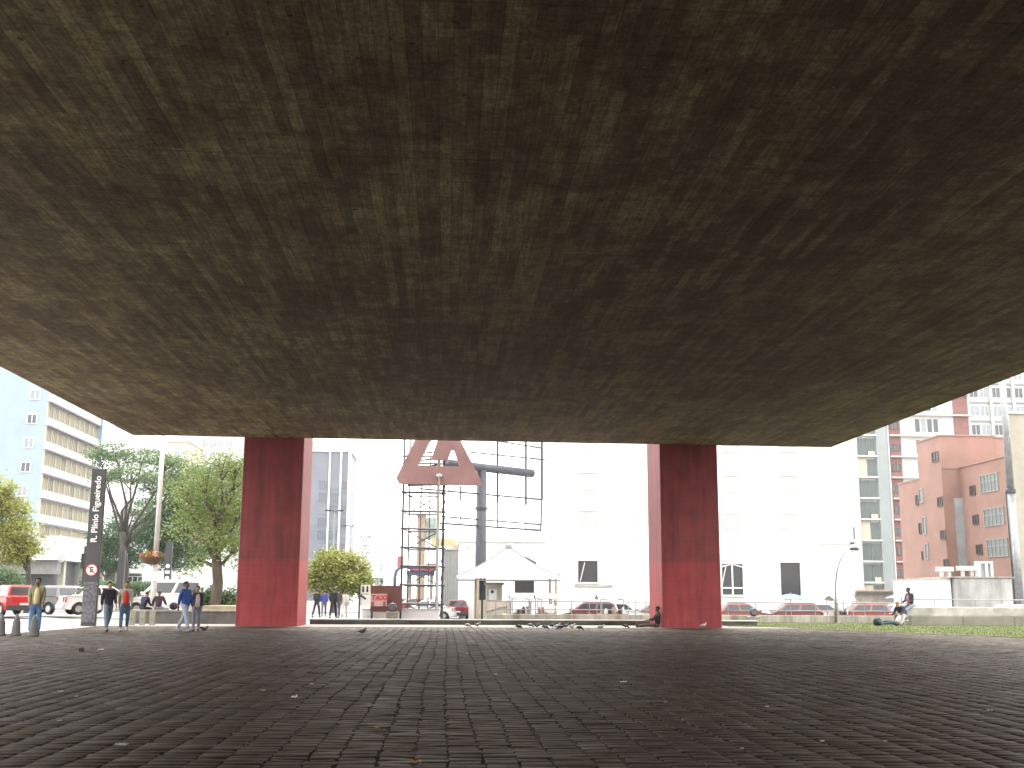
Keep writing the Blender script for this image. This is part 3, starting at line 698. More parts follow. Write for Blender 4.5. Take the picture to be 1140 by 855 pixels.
for k in range(30):
    u = xl + (xr - xl) * k / 30; wd = (xr - xl) / 30
    mb.prism([(u, ze - .02), (u + wd, ze - .02), (u + wd, ze - .18), (u + wd * .5, ze - .27), (u, ze - .18)], yl - .03, yl - .005)
mb.build('valance', M_canvas, tn)
for q0, q1 in (((xl, yl), 0), ((xr, yl), n), ((xr, yr), 2 * n), ((xl, yr), 3 * n)):
    mb = MB(); mb.tube([Vector(vs[j * N4 + q1]) + Vector((0, 0, .03)) for j in range(LV + 1)], .035, 6); mb.build('seam_rope', M_louv0, tn)
mb = MB(); mb.lathe([(.28, zp + .02), (.2, zp + .22), (.03, zp + .32)], (xm, yl + 3.2, 0), 10); mb.build('finial', M_louv0, tn)
mb = MB(); mb.tube([(xl, yl + .1, ze - .33), (xr, yl + .1, ze - .33)], .05, 8); mb.build('eave_beam', M_steel, tn)
M_tan = mat('tan_post', (.36, .31, .24), .7, .25, 3)
for px, yy in ((532, NY + .1), (619, NY + .1), (532, NY + 6.3), (622, NY + 6.3)):
    xx = X(px, NY) ; mb = MB(); mb.tube([(xx, yy, -.6), (xx, yy, ze)], .09, 10); mb.build('post', M_tan, tn)
kb = thing('gate_booth', 'small beige gate booth with a little window under the white pavilion', 'booth', (X(550, NY + 2), NY + 2, -.4), world=True)
M_beige = mat('beige_render', (.42, .40, .33), .75, .2, 2)
a0, a1 = X(542, NY + 2), X(559, NY + 2)
mb = MB(); mb.box(a0, a1, NY + 2, NY + 3.6, -.45, Z(550, 651, NY + 2)); mb.build('booth_body', M_beige, kb)
mb = MB(); mb.box(a0 - .12, a1 + .12, NY + 1.85, NY + 3.75, Z(550, 651, NY + 2) + .002, Z(550, 648.5, NY + 2)); mb.build('booth_roof', M_conc, kb)
panel(kb, 'window', 544, 656, 553, 668, NY + 1.97, M_sgw, .028); panel(kb, 'hatch', 546.5, 657, 549.5, 660.5, NY + 1.95, M_darks, .018)
gt = thing('swing_barrier', 'beige swing barrier panel in front of the gate booth', 'gate', (X(555, NY), NY - 1, -.4), world=True)
panel(gt, 'panel_sheet', 541, 670, 565, 683, NY - 1, mat('gate_tan', (.42, .36, .30), .7, .2, 3), .05)
mb = MB(); a, b = at(541, 680, NY - 1.06), at(565, 674.5, NY - 1.06); mb.tube([a, b], .05, 6); mb.build('diagonal_bar', M_conc, gt)
for px in (534, 539.5, 566): 
    mb = MB(); a = at(px, 668, NY - 1); mb.box(a.x - .1, a.x + .1, NY - 1.1, NY - .9, -.5, a.z); mb.build('gate_post', M_tan, gt)

# ------------------------------------------------------------------ buildings
_wm = {}
M_wfr = mat('window_frame_white', (.66, .66, .65), .5, .08, 3)
def winmesh(w_, h_, nx=2, ny=1, fr=.07, dep=.1, mf=None, mg=None, split=None):
    key = (round(w_, 2), round(h_, 2), nx, ny, fr, dep, mf.name if mf else 0, mg.name if mg else 0, split)
    if key in _wm: return _wm[key]
    mb = MB(); a, b = -w_ / 2, w_ / 2
    mb.box(a, b, -.03, .0, 0, h_, 1)
    mb.box(a - fr, a, -dep, 0, -fr, h_ + fr, 0); mb.box(b, b + fr, -dep, 0, -fr, h_ + fr, 0)
    mb.box(a, b, -dep, 0, -fr, 0, 0); mb.box(a, b, -dep, 0, h_, h_ + fr, 0)
    for i in range(1, nx): x_ = a + w_ * i / nx; mb.box(x_ - fr * .4, x_ + fr * .4, -dep * .8, -.031, 0, h_, 0)
    for i in range(1, ny):
        z_ = (h_ * i / ny) if split is None else h_ * split; mb.box(a, b, -dep * .75, -.031, z_ - fr * .4, z_ + fr * .4, 0)
    _wm[key] = mb.mesh('window', [mf or M_wfr, mg or M_glass]); return _wm[key]
def win_px(par, px0, py0, px1, py1, Y, **k):
    a, b = at(px0, py1, Y), at(px1, py0, Y); c = at((px0 + px1) / 2, py1, Y)
    return inst('window', winmesh(abs(b.x - a.x), b.z - a.z, **k), par, (c.x, Y - .002, a.z))

# blown out white building behind the plaza
WYY = 95.0
M_wbig = mat('white_painted_wall', (.82, .82, .80), .75, .05, .35, .05)
wb = thing('white_building', 'large plain white building with few dark openings behind the parapet', 'building', (X(780, WYY), WYY, -.5), world=True)
xa, xb = X(608, WYY), X(948, WYY)
mb = MB(); mb.box(xa, xb, WYY, WYY + 18, -.6, 26); mb.build('wall', M_wbig, wb)
mb = MB(); mb.box(xa - .2, xb + .2, WYY - .2, WYY + 18.2, 26.002, 26.5); mb.build('roof', M_concp, wb)
M_gdark = glass('dark_opening', (.02, .02, .024), .25)
M_gfaint = glass('curtained_glass', (.50, .50, .48), .3); M_louv = mat('louvre_grey', (.50, .50, .49), .7, .1, 3)
for (a, b, c, d) in ((645, 527, 664, 545), (645, 569, 664, 587), (645, 486, 664, 501), (804, 530, 822, 547), (804, 572, 822, 589), (868, 530, 886, 547), (868, 572, 886, 589), (804, 487, 822, 503), (868, 487, 886, 503)):
    win_px(wb, a, b, c, d, WYY, nx=6, mg=M_gfaint, mf=M_louv, fr=.05)
win_px(wb, 643.5, 624.5, 665, 648, WYY, nx=1, mg=M_gdark, fr=.14, dep=.2)
mb = MB(); a, b = at(646, 647, WYY - .1), at(651, 626, WYY - .1); mb.tube([a, b], .045, 6); mb.build('open_shutter_bar', M_wfr, wb)
win_px(wb, 804.5, 628, 826.5, 662, WYY, nx=2, ny=2, split=.22, mg=M_gdark, fr=.16, dep=.22)
mb = MB(); mb.tube([at(803, 655, WYY - .15), at(808, 631, WYY - .15)], .05, 6); mb.tube([at(803, 631, WYY - .12), at(815, 628, WYY - .12), at(828, 632, WYY - .12)], .07, 6); mb.build('blind_cord', M_wfr, wb)
win_px(wb, 870, 626.5, 890.5, 663, WYY, nx=1, mg=M_gdark, fr=.2, dep=.2)
mb = MB(); a, b = at(640, 653, WYY), at(682, 650.5, WYY); mb.box(a.x, b.x, WYY - .18, WYY - .003, a.z, b.z); mb.build('ledge', mat('soot_stain', (.45, .44, .42), .8, .35, 2), wb)
mb = MB(); a, b = at(912, 606.2, WYY), at(948, 605, WYY); mb.box(a.x, b.x, WYY - .1, WYY - .003, a.z, b.z); mb.build('ledge', M_louv, wb)
mb = MB(); mb.tube([at(951, 600, WYY - .5), at(950.5, 587, WYY - .5)], .05, 6); a = at(950, 605.5, WYY - .5); mb.box(a.x - .12, a.x + .12, WYY - .5, WYY - .003, a.z, a.z + .15); mb.build('wall_bracket', M_darks, wb)
# lower white house under/behind the tent
hb = thing('white_house', 'low white house wall behind the canvas pavilion with one wide dark window', 'building', (X(570, 88), 88, -.5), world=True)
xa, xb = X(511, 88), X(607, 88)
mb = MB(); mb.box(xa, xb, 88, 94.5, -.6, Z(560, 604, 88)); mb.build('wall', M_wbig, hb)
mb = MB(); mb.box(xa - .1, xb + .1, 87.88, 94.6, Z(560, 604, 88) + .002, Z(560, 602.6, 88)); mb.build('coping', M_louv, hb)
win_px(hb, 573, 646.5, 594.5, 660, 88, nx=1, mg=M_gdark, fr=.12)
mb = MB(); a, b = at(594, 617, 87.5), at(589, 622.5, 87.5); a, b = at(585, 621, 87.6), at(596, 627, 87.6); mb.box(-.5, .5, -.05, .05, -.09, .09, M=Matrix.Translation((a + b) / 2) @ Matrix.Rotation(R(28), 4, 'Y')); mb.build('vent_flap', M_darks, hb)
for (px, py) in ((520, 608.5), (525, 618)):
    mb = MB(); a = at(px, py, 88); mb.box(a.x - .2, a.x + .2, 87.9, 87.997, a.z - .15, a.z + .15); mb.build('vent', M_louv, hb)

def bands(par, x0, x1, Y, z0, z1, m, dep=.12, name='floor_band', off=.003):
    mb = MB(); mb.box(x0, x1, Y - dep, Y - off, z0, z1); return mb.build(name, m, par)

# apartment block on the right
AY = 160.0
ap = thing('apartment_block', 'tall apartment block with grey glass, pale concrete fins and brick red panels', 'building', (X(1020, AY), AY, 0), world=True)
M_apw = mat('block_white', (.52, .52, .50), .75, .12, .6)
M_fin = mat('block_grey_fin', (.27, .30, .30), .75, .12, .3)
M_brick = mat('block_brick_red', (.22, .105, .095), .8, .2, 1.5)
M_cream = mat('block_cream', (.52, .47, .36), .8, .12, .8)
M_gg = glass('green_grey_glass', (.06, .08, .075), .2); M_wdb = mat('window_frame_brown', (.12, .07, .06), .6)
xa, xb = X(951, AY), X(1094, AY)
mb = MB(); mb.box(xa, xb, AY, AY + 16, -.5, 44); mb.build('wall', M_apw, ap)
zf = lambda k: Z(965, 672 - 23.4 * k, AY)          # floor line k
def colm(px0, px1, m, dep, name): 
    mb = MB(); mb.box(X(px0, AY), X(px1, AY), AY - dep, AY - .003, -.5, 43.9); mb.build(name, m, ap)
colm(984, 997, M_fin, .3, 'concrete_fin'); colm(997.2, 998.6, M_apw, .4, 'white_fin'); colm(951, 961.5, M_apw, .5, 'end_wall')
r2 = random.Random(11)
for k in range(13):
    z0_, z1_ = zf(k), zf(k + 1); h_ = z1_ - z0_
    bands(ap, X(961.6, AY), X(983.9, AY), AY, z0_ - .12, z0_ + .12, M_apw, .7)
    cx = X(972.8, AY); wl = X(983, AY) - X(962.5, AY)
    mode = k % 3
    inst('window', winmesh(wl * .5, h_ * .8, nx=1, mg=M_gg, fr=.05, mf=M_fin), ap, (X(967.8, AY), AY - .003, z0_ + .15)) if mode else bands(ap, X(962.5, AY), X(972.5, AY), AY, z0_ + .14, z1_ - .3, M_cream, .1, 'infill_panel')
    inst('window', winmesh(wl * .46, h_ * .8, nx=1, mg=M_gg, fr=.05, mf=M_fin), ap, (X(978.2, AY), AY - .003, z0_ + .15))
    if mode == 1: bands(ap, X(974.5, AY), X(982, AY), AY - .12, z0_ + .14, z0_ + .75, M_cream, .1, 'balcony_front')
    # brick panels, white panels, wide windows, brick panels
    bands(ap, X(999.6, AY), X(1013, AY), AY, z0_ + .12, z1_ - .12, M_brick, .1, 'brick_panel')
    if k % 2 == 0: inst('window', winmesh(1.1, 1.0, nx=2, mg=M_glass, fr=.06, mf=M_wdb), ap, (X(1006, AY), AY - .103, z0_ + 1.0))
    else: inst('window', winmesh(1.7, .9, nx=3, mg=M_glass, fr=.05, mf=M_wdb), ap, (X(1006, AY), AY - .103, z0_ + .9))
    bands(ap, X(999.6, AY), X(1094, AY), AY - .11, z0_ - .1, z0_ + .1, M_apw, .5, 'floor_slab_edge')
    for i, px in enumerate((1033, 1040, 1047, 1054)):
        inst('window', winmesh(.72, h_ * .62, nx=1, mg=M_glass if (i + k) % 3 else M_glassl, fr=.05, mf=M_wfr), ap, (X(px, AY), AY - .003, z0_ + .6))
    bands(ap, X(1075, AY), X(1092, AY), AY, z0_ + .12, z1_ - .12, M_brick, .1, 'brick_panel')
mb = MB(); mb.box(xa - .2, xb + .2, AY - 1.5, AY + 16.2, 44.002, 45); mb.build('roof', M_concp, ap)
# podium with scalloped grille at its foot
pd = thing('row_of_vents', 'dark low rooftop with a row of small humps at the foot of the apartment block', 'roof', (X(975, 120), 120, 0), world=True)
a0, a1 = X(952, 120), X(1030, 120); mb = MB(); mb.box(a0, a1, 120, 126, -.5, Z(990, 661, 120)); mb.build('wall', M_concp, pd)
mb = MB(); mb.box(a0, a1, 119.6, 120 - .003, Z(990, 661.5, 120), Z(990, 658.5, 120)); mb.build('eave', mat('eave_dark', (.16, .14, .13), .8), pd)
mb = MB()
for k in range(22): 
    xx = a0 + .4 + k * (a1 - a0 - .8) / 21; mb.lathe([(.15, Z(990, 661, 120) + .0), (.24, Z(990, 659, 120)), (.1, Z(990, 656.5, 120))], (xx, 120.4, 0), 8)
mb.build('roof_vents', mat('vent_tan', (.34, .29, .24), .8), pd)

# white slab block further right
BY = 185.0
b2 = thing('white_flats', 'white apartment building with wide ribbon windows at the top right edge', 'building', (X(1120, BY), BY, 0), world=True)
mb = MB(); mb.box(X(1093, BY), X(1240, BY), BY, BY + 14, -.5, 46); mb.build('wall', M_apw, b2)
for k in range(14):
    z0_ = 2.0 + k * 3.25
    for px in (1100, 1111.5, 1126, 1138, 1152):
        inst('window', winmesh(1.45, 1.7, nx=2, mg=M_glassl if (k + px) % 2 else M_glass, fr=.08), b2, (X(px, BY), BY - .003, z0_ + .9))
    bands(b2, X(1093, BY), X(1240, BY), BY, z0_ - .1, z0_ + .15, M_fin, .25)
for px in (1119, 1145):
    mb = MB(); mb.box(X(px, BY) - .25, X(px, BY) + .25, BY - .4, BY - .26, 0, 46); mb.build('pier', M_apw, b2)

# salmon building
sb = thing('salmon_building', 'stepped salmon pink building with a square stair tower and small windows', 'building', (53, 108, 0), world=True)
M_sal = mat('salmon_render', (.30, .178, .145), .85, .14, .5, .15)
M_wdk = mat('window_frame_dark', (.10, .06, .05), .6); M_gsal = glass('grey_pane', (.13, .15, .15), .2); M_wgr = mat('window_frame_grey', (.30, .31, .30), .5)
M_sal2 = mat('salmon_pale', (.33, .205, .172), .85, .1, .5)
XW = 52.3; zT = Z(1061, 485.5, 111.6); zW = Z(1083.5, 521.5, 111.6); zL = Z(1013, 539, 122.4)
mb = MB(); mb.box(XW, XW + 14, 100.5, 111.58, -.5, zW); mb.build('wing', M_sal, sb)
mb = MB(); mb.box(50.4, 56.2, 111.6, 117.2, -.5, zT); mb.build('stair_tower', M_sal, sb)
mb = MB(); mb.box(56.21, 66, 112.0, 120, -.5, zT - .1); mb.build('rear_block', M_sal2, sb)
mb = MB(); mb.box(50.5, 60, 117.21, 123, -.5, zL); mb.build('low_wing', M_sal, sb)
for x0_, x1_, y0_, y1_, zz in ((XW - .12, XW + 14.1, 100.4, 111.6, zW), (50.3, 56.3, 111.5, 117.3, zT), (56.32, 66.1, 111.9, 120.1, zT - .1), (50.42, 60.1, 117.32, 123.1, zL)):
    mb = MB(); mb.box(x0_, x1_, y0_, y1_, zz + .002, zz + .14); mb.build('coping', M_sal2, sb)
mb = MB(); mb.box(50.38, 52.3, 111.5, 111.598, Z(1061, 521, 111.6) - .08, Z(1061, 521, 111.6)); mb.build('string_course', M_sal2, sb)
# tower front: small windows and the glazed stair strip
for (px, py) in ((1054.5, 508), (1054.5, 563.5), (1054.5, 600), (1055, 630)):
    pass
def win_x(par, X0, pxa, pxb, pya, pyb, **k):     # window in a wall facing -x at X0
    Ya = X0 / (X(pxa, 1.0)); Yb = X0 / (X(pxb, 1.0)); c = (Ya + Yb) / 2
    s1 = at((pxa + pxb) / 2, pya, c).z; s0 = at((pxa + pxb) / 2, pyb, c).z
    return inst('window', winmesh(abs(Ya - Yb), s1 - s0, **k), par, (X0 - .003, c, s0), R(-90))
for q in ((1048.6, 1055, 504, 513.5), (1051.5, 1056.5, 554, 563), (1052.5, 1057.5, 591, 600), (1054, 1058, 623, 631)):
    win_x(sb, 50.4, q[0], q[1], q[2], q[3], nx=2, mg=M_glass, fr=.08, mf=M_wdk)
for q in ((1031, 1034.8, 545, 559), (1033, 1036, 576, 594), (1034, 1037, 606, 622)):
    win_x(sb, 50.4, q[0], q[1], q[2], q[3], nx=1, mg=M_gsal, fr=.08, mf=M_wgr)
for q in ((1027, 1029.3, 552, 562), (1028.5, 1030.5, 583, 594), (1030, 1031.8, 614, 623)):
    win_x(sb, 50.5, q[0], q[1], q[2], q[3], nx=1, mg=M_glass, fr=.07, mf=M_wdk)
for q in ((1101.5, 1121, 528.5, 547), (1103, 1125, 566, 584.5), (1104, 1126.5, 600.5, 619)):
    win_x(sb, XW, q[0], q[1], q[2], q[3], nx=5, ny=2, split=.62, mg=M_gsal, fr=.07, mf=M_wgr)
for q in ((1089, 1094.5, 541.5, 551), (1090, 1095.5, 574, 583.5), (1091.5, 1097.5, 607, 616.5)):
    win_x(sb, XW, q[0], q[1], q[2], q[3], nx=2, mg=M_glass, fr=.08, mf=M_wdk)
mb = MB(); a, b = at(1067, 632, 111.6), at(1076.5, 555, 111.6); mb.box(a.x, b.x, 111.35, 111.596, a.z, b.z); st = mb.build('stair_glazing', glass('stair_glass', (.30, .33, .34), .2), sb)
mb = MB()
for k in range(15): zz = a.z + (b.z - a.z) * k / 14; mb.box(a.x - .06, b.x + .06, 111.3, 111.349, zz - .05, zz + .05)
mb.build('glazing_bars', M_steel, st)
# yellowish building on the edge
yb = thing('ochre_building', 'plain ochre grey building cut off by the right edge behind the grey pole', 'building', (46, 90, 0), world=True)
xo = X(1139, 90)
mb = MB(); mb.prism([(0, 0)] * 3, 0, 1) if False else mb.add([(xx_, yy_, zz_) for zz_ in (-.5, Z(1135, 461, 90)) for xx_, yy_ in ((xo, 90), (xo + 12, 90), (xo + 16, 102), (xo + 6.6, 102))], [(3, 2, 1, 0), (4, 5, 6, 7), (0, 1, 5, 4), (1, 2, 6, 5), (2, 3, 7, 6), (3, 0, 4, 7)]); mb.build('wall', mat('ochre_render', (.38, .355, .285), .85, .2, .4), yb)
mb = MB(); mb.box(xo - .12, xo + 12.1, 89.85, 90.4, Z(1135, 461, 90) + .002, Z(1135, 458, 90)); mb.build('coping', M_concp, yb)
for k in range(4): win_px(yb, 1145, 500 + 36 * k, 1160, 518 + 36 * k, 90, nx=2)

# concrete tank block with white annex and frames
KY = 72.0
tk = thing('concrete_tank', 'stained grey concrete block standing behind the bench wall', 'tank', (X(1090, KY), KY, -.4), world=True)
mb = MB(); mb.box(X(1064, KY), X(1128, KY), KY, KY + 5, -.5, Z(1090, 643.5, KY)); mb.build('tank_body', mat('tank_concrete', (.40, .40, .38), .85, .5, .9, .3, dirt=(.20, .20, .19), streak=3), tk, bevel=.05)
mb = MB(); mb.box(X(1062, KY) - .1, X(1128, KY) + .15, KY - .1, KY + 5.1, Z(1090, 643.5, KY) + .002, Z(1090, 641.8, KY)); mb.build('tank_lid', M_conc, tk)
an = thing('white_annex', 'small blank white box building beside the grey concrete tank', 'building', (X(1047, KY), KY, -.4), world=True)
mb = MB(); mb.box(X(1029, KY), X(1062.5, KY), KY + .4, KY + 5, -.5, Z(1045, 645, KY)); mb.build('wall', M_wbig, an)
mb = MB(); mb.box(X(1029, KY) - .08, X(1062.5, KY) - .02, KY + .3, KY + 5.1, Z(1045, 645, KY) + .002, Z(1045, 643.8, KY)); mb.build('roof', M_concp, an)
fr_ = thing('rooftop_frames', 'white metal frames with glass panels on top of the concrete tank', 'frame', (X(1075, KY), KY + 2, 2.2), world=True)
zb_ = Z(1090, 641.8, KY) + .003
for (a, b, h0) in ((1047, 1064, 631), (1070, 1090, 630)):
    mb = MB(); ya = KY + 1.5; x0_, x1_ = X(a, ya), X(b, ya); zt_ = Z(1070, h0, ya)
    zb2 = zb_
    mb.box(x0_, x1_, ya, ya + .5, zt_ - .3, zt_)
    for xx in (x0_ + (x1_ - x0_) * .25, x1_ - (x1_ - x0_) * .25): mb.box(xx - .1, xx + .1, ya + .1, ya + .3, zb2, zt_ - .301)
    mb.build('frame', M_louv, fr_)
ya = KY + 1.2; mb = MB(); x0_, x1_ = X(1092, ya), X(1108, ya); zt_ = Z(1100, 627, ya)
for xx in (x0_, x0_ + 1.0 * (x1_ - x0_) / 2, x1_ - .12): mb.box(xx, xx + .12, ya, ya + .6, zb_, zt_)
mb.box(x0_, x1_, ya - .01, ya + .61, zt_ + .001, zt_ + .12); mb.build('frame', M_white, fr_)
mb = MB(); mb.box(x0_ + .13, x1_ - .13, ya + .2, ya + .24, zb_, zt_ - .01); mb.build('pane', M_glassl, fr_)
# white stall canopies low on the right
M_haz = 0

# left: light blue office building with podium
XB = -49.2
bl = thing('blue_building', 'light blue office building with cream window bands rising over a white podium', 'building', (XB, 139, 0), world=True)
M_blue = mat('light_blue_render', (.30, .37, .405), .8, .08, .4)
M_bwhite = mat('band_white', (.52, .52, .49), .75, .08, 1)
M_cur = glass('curtain_glass', (.20, .18, .13), .35); M_cur2 = glass('dark_pane_glass', (.06, .06, .055), .3); M_creamf = mat('cream_frame', (.44, .41, .33), .6, .1, 3)  # second glass is a darker pane, scattered at random among the curtained ones
zBt = 33.5
mb = MB(); mb.box(XB - 30, XB, 139.0, 159.6, -.3, zBt); mb.build('wall', M_blue, bl)
mb = MB(); mb.box(XB - 30.2, XB + .3, 138.8, 159.8, zBt + .002, zBt + .7); mb.build('roof', M_bwhite, bl)
mb = MB(); mb.box(XB + .001, XB + .75, 159.2, 159.6, 6, zBt); mb.build('end_fin', mat('fin_blue', (.25, .33, .5), .7), bl)
flz = [Z(57, p, 139.0) for p in (583.4, 555, 529, 502, 474.8, 448.6)]; fh = (flz[-1] - flz[0]) / 5
flz = [flz[0] + fh * i for i in range(-1, 7)]
M_shade = mat('shadow_slab_edge', (.13, .12, .16), .8)  # dark line of shadow above each window row, painted into the slab edge colour
for i, z in enumerate(flz):      # z = top of the window row / underside of the slab above
    mb = MB(); mb.box(XB + .002, XB + .62, 139.02, 159.18, z, z + .2); mb.build('shadow_slab_edge', M_shade, bl)
    mb = MB(); mb.box(XB + .003, XB + .5, 139.03, 159.17, z + .202, z + 1.12); mb.build('spandrel', M_bwhite, bl)
    r3 = random.Random(i)
    for k in range(10):
        yc = 139.02 + (k + .5) * 2.016
        inst('window', winmesh(1.82, fh - 1.24, nx=3 if k % 2 else 4, mg=(M_cur, M_cur, M_cur2)[r3.randrange(3)], fr=.11, dep=.2, mf=M_creamf), bl, (XB + .004, yc, z - (fh - 1.24) - .03), R(90))
for i in range(7):
    for px in (20.5, ):
        z = Z(20, 436 + 26.8 * i, 139)
        inst('window', winmesh(1.0, 1.05, nx=2, mg=M_glassl if i % 2 == 0 else M_glass, fr=.12), bl, (X(20 - i * 1.3, 139) + .0, 138.998, z - .9))
mb = MB(); mb.box(XB - 30, XB + 4.4, 134.5, 175, 5.2, 8.0); mb.build('podium_band', M_bwhite, bl)
mb = MB(); mb.box(XB - 29, XB + 3.0, 136.6, 174, -.3, 5.197); mb.build('podium_ground_floor', mat('podium_dark', (.05, .055, .055), .6, .4, 1), bl)
mb = MB(); mb.box(XB - 29.5, XB + 4.0, 135.3, 136.59, 3.6, 5.195); mb.build('parking_beam', mat('parking_beam', (.22, .22, .22), .8), bl)
for y in (137.5, 145, 153, 161, 169):
    mb = MB(); mb.box(XB + 3.4, XB + 4.1, y, y + .7, -.2, 5.19); mb.build('podium_column', M_beige, bl)
em = at(69, 622, 134.4)
def emblem(par, c, r_, Mx=None):
    mb = MB()
    for k in range(20):
        a0, a1 = 2 * math.pi * k / 20, 2 * math.pi * (k + 1) / 20
        P4 = [(c.x + q * math.cos(a), c.y + y_, c.z + q * math.sin(a)) for y_ in (-.08, 0) for q, a in ((r_ * .72, a0), (r_, a0), (r_, a1), (r_ * .72, a1))]
        mb.add(P4, [(0, 1, 2, 3), (7, 6, 5, 4), (0, 4, 5, 1), (2, 6, 7, 3)])
    mb.box(c.x - r_ * .12, c.x + r_ * .12, c.y - .07, c.y, c.z - r_ * .7, c.z + r_ * .7); mb.box(c.x - r_ * .6, c.x + r_ * .2, c.y - .07, c.y, c.z - r_ * .12, c.z + r_ * .12)
    return mb.build('emblem', mat('emblem_grey', (.33, .35, .37), .6), par)
emblem(bl, em, .42)

# low white bank
KB = 165.0
bk_ = thing('bank_building', 'low white bank pavilion with a round emblem behind the dark totems', 'building', (X(130, KB), KB, 0), world=True)
xa, xb = X(104, KB), X(158, KB)
mb = MB(); mb.box(xa, xb, KB, KB + 12, 4.2, Z(130, 618, KB)); mb.build('fascia', M_bwhite, bk_)
mb = MB(); mb.box(xa + .3, xb - .5, KB + .4, KB + 12, -.2, 4.197); mb.build('ground_floor', mat('bank_dark', (.14, .15, .16), .5, .3, 1), bk_)
for px, wd in ((117, 1.9), (122, 1.2), (127, 1.6), (136, 2.2), (142, 2.2), (148, 2.2)):
    inst('window', winmesh(wd, 3.0, nx=1, mg=glass('bank_blue_glass', (.2, .3, .38), .15) if px < 130 else M_glass, fr=.1), bk_, (X(px, KB), KB + .398, .8))
mb = MB(); a, b = at(135, 638, KB - .3), at(157, 626, KB - .3); mb.box(a.x, b.x, KB - .35, KB - .003, a.z, b.z); mb.build('sign_board', M_sgw, bk_)
emblem(bk_, at(141, 631, KB - .36), .45)
mb = MB(); a, b = at(146, 633.5, KB - .36), at(155, 631.5, KB - .36); mb.box(a.x, b.x, KB - .4, KB - .351, a.z, b.z); mb.build('sign_strip', mat('emblem_grey2', (.45, .46, .47), .6), bk_)

def simple_block(name, label, px0, px1, py, Y, m, m2=None, wd=1.4, fh=3.1, hw=1.5, nx=None, dep=14, mg=None, gap=None, wz0=4, vs=True, extra=None, wpx=None):
    t = thing(name, label, 'building', (X((px0 + px1) / 2, Y), Y, 0), world=True)
    xa, xb = X(px0, Y), X(px1, Y); zt = Z((px0 + px1) / 2, py, Y)
    mb = MB(); mb.box(xa, xb, Y, Y + dep, -.5, zt); mb.build('wall', m, t)
    mb = MB(); mb.box(xa - .3, xb + .3, Y - .3, Y + dep + .3, zt + .002, zt + .6); mb.build('roof', m2 or m, t)
    g = gap or wd * 1.6; n = max(1, int((xb - xa - .8) / g)); z = wz0
    me = winmesh(wd, hw, nx=2, mg=mg or M_glassl, fr=.12)
    while z + hw < zt - .8:
        for k in range(n):
            inst('window', me, t, (xa + (xb - xa) / 2 + (k - (n - 1) / 2) * g, Y - .003, z))
        z += fh
    return t
M_pale = mat('pale_far_wall', (.60, .60, .60), .85, .08, .2); M_beig2 = mat('far_beige', (.55, .50, .38), .85, .1, .3); M_grey2 = mat('far_grey', (.42, .45, .5), .85, .1, .3)
simple_block('grid_tower', 'pale high rise with a tight grid of windows above the trees', 209, 256, 466, 290, M_pale, wd=1.3, gap=2.1, fh=3.2, hw=1.7, mg=M_glassl, wz0=10)
simple_block('grey_tower', 'blue grey high rise between the grid tower and the left red pillar', 256.5, 282, 460, 300, M_grey2, wd=1.6, gap=2.4, fh=3.2, hw=1.8, mg=glass('slate_glass', (.16, .19, .24), .2), wz0=10)
simple_block('beige_tower', 'narrow beige apartment tower behind the white lamp mast', 176, 200, 492, 240, M_beig2, wd=1.1, gap=1.9, fh=3.0, hw=1.3, wz0=3)
simple_block('pale_tower', 'washed out white tower behind the spreading tree', 124, 160, 500, 270, M_pale, wd=1.5, gap=3.0, fh=3.1, hw=1.6, wz0=3)
simple_block('far_white_tower', 'distant white tower just right of the blue building roof', 112, 148, 476, 420, M_pale, wd=1.8, gap=3.8, fh=3.4, hw=1.8, wz0=6)
simple_block('white_villa', 'low white rendered villa behind the blue shirted walker', 172, 224, 627, 130, M_wbig, wd=1.0, gap=2.8, fh=3.2, hw=1.1, wz0=1.0)
simple_block('far_slab', 'faint distant office slab right of the yellow green tree', 398, 411, 594, 520, M_grey2, wd=2.2, gap=3, fh=3.6, hw=2.0, wz0=4)
simple_block('hazy_block', 'faint low far building at the end of the avenue', 411, 433, 628, 420, M_pale, wd=2.0, gap=3.4, fh=3.4, hw=1.8, wz0=2)

# glass tower beside the left pillar
GT = 300.0
g = thing('glass_tower', 'grey glass office tower with tall white vertical strips', 'building', (X(365, GT), GT, 0), world=True)
xa, xb = X(338, GT), X(385, GT); zt = Z(365, 503, GT); M_band = mat('tower_spandrel', (.15, .165, .20), .6, .25, .08); M_tg = glass('tower_glass', (.07, .085, .115), .25); M_tgl = glass('tower_glass_pale', (.13, .15, .18), .3)
mb = MB(); mb.box(xa, xb, GT, GT + 20, -.5, zt); mb.build('wall', M_band, g)
mb = MB(); mb.box(xa - .2, xb + .4, GT - .6, GT + 20.2, zt + .003, zt + 2.8); mb.build('roof', M_pale, g)
for p0, p1 in ((361.4, 363), (374, 375.8), (383.2, 386)):
    mb = MB(); mb.box(X(p0, GT), X(p1, GT), GT - .8, GT - .003, 0, zt); mb.build('white_strip', M_white, g)
z = 6; k = 0
while z < zt - 10:
    for p0, p1 in ((350, 361), (363.2, 373.8), (376, 383)):
        m_ = (M_tg, M_tgl, M_tg)[(k * 7 + int(p0)) % 3]
        inst('window', winmesh(X(p1, GT) - X(p0, GT) - .3, 2.3, nx=4, mg=m_, fr=.1, mf=M_band), g, (X((p0 + p1) / 2, GT), GT - .003, z))
    z += 3.3; k += 1

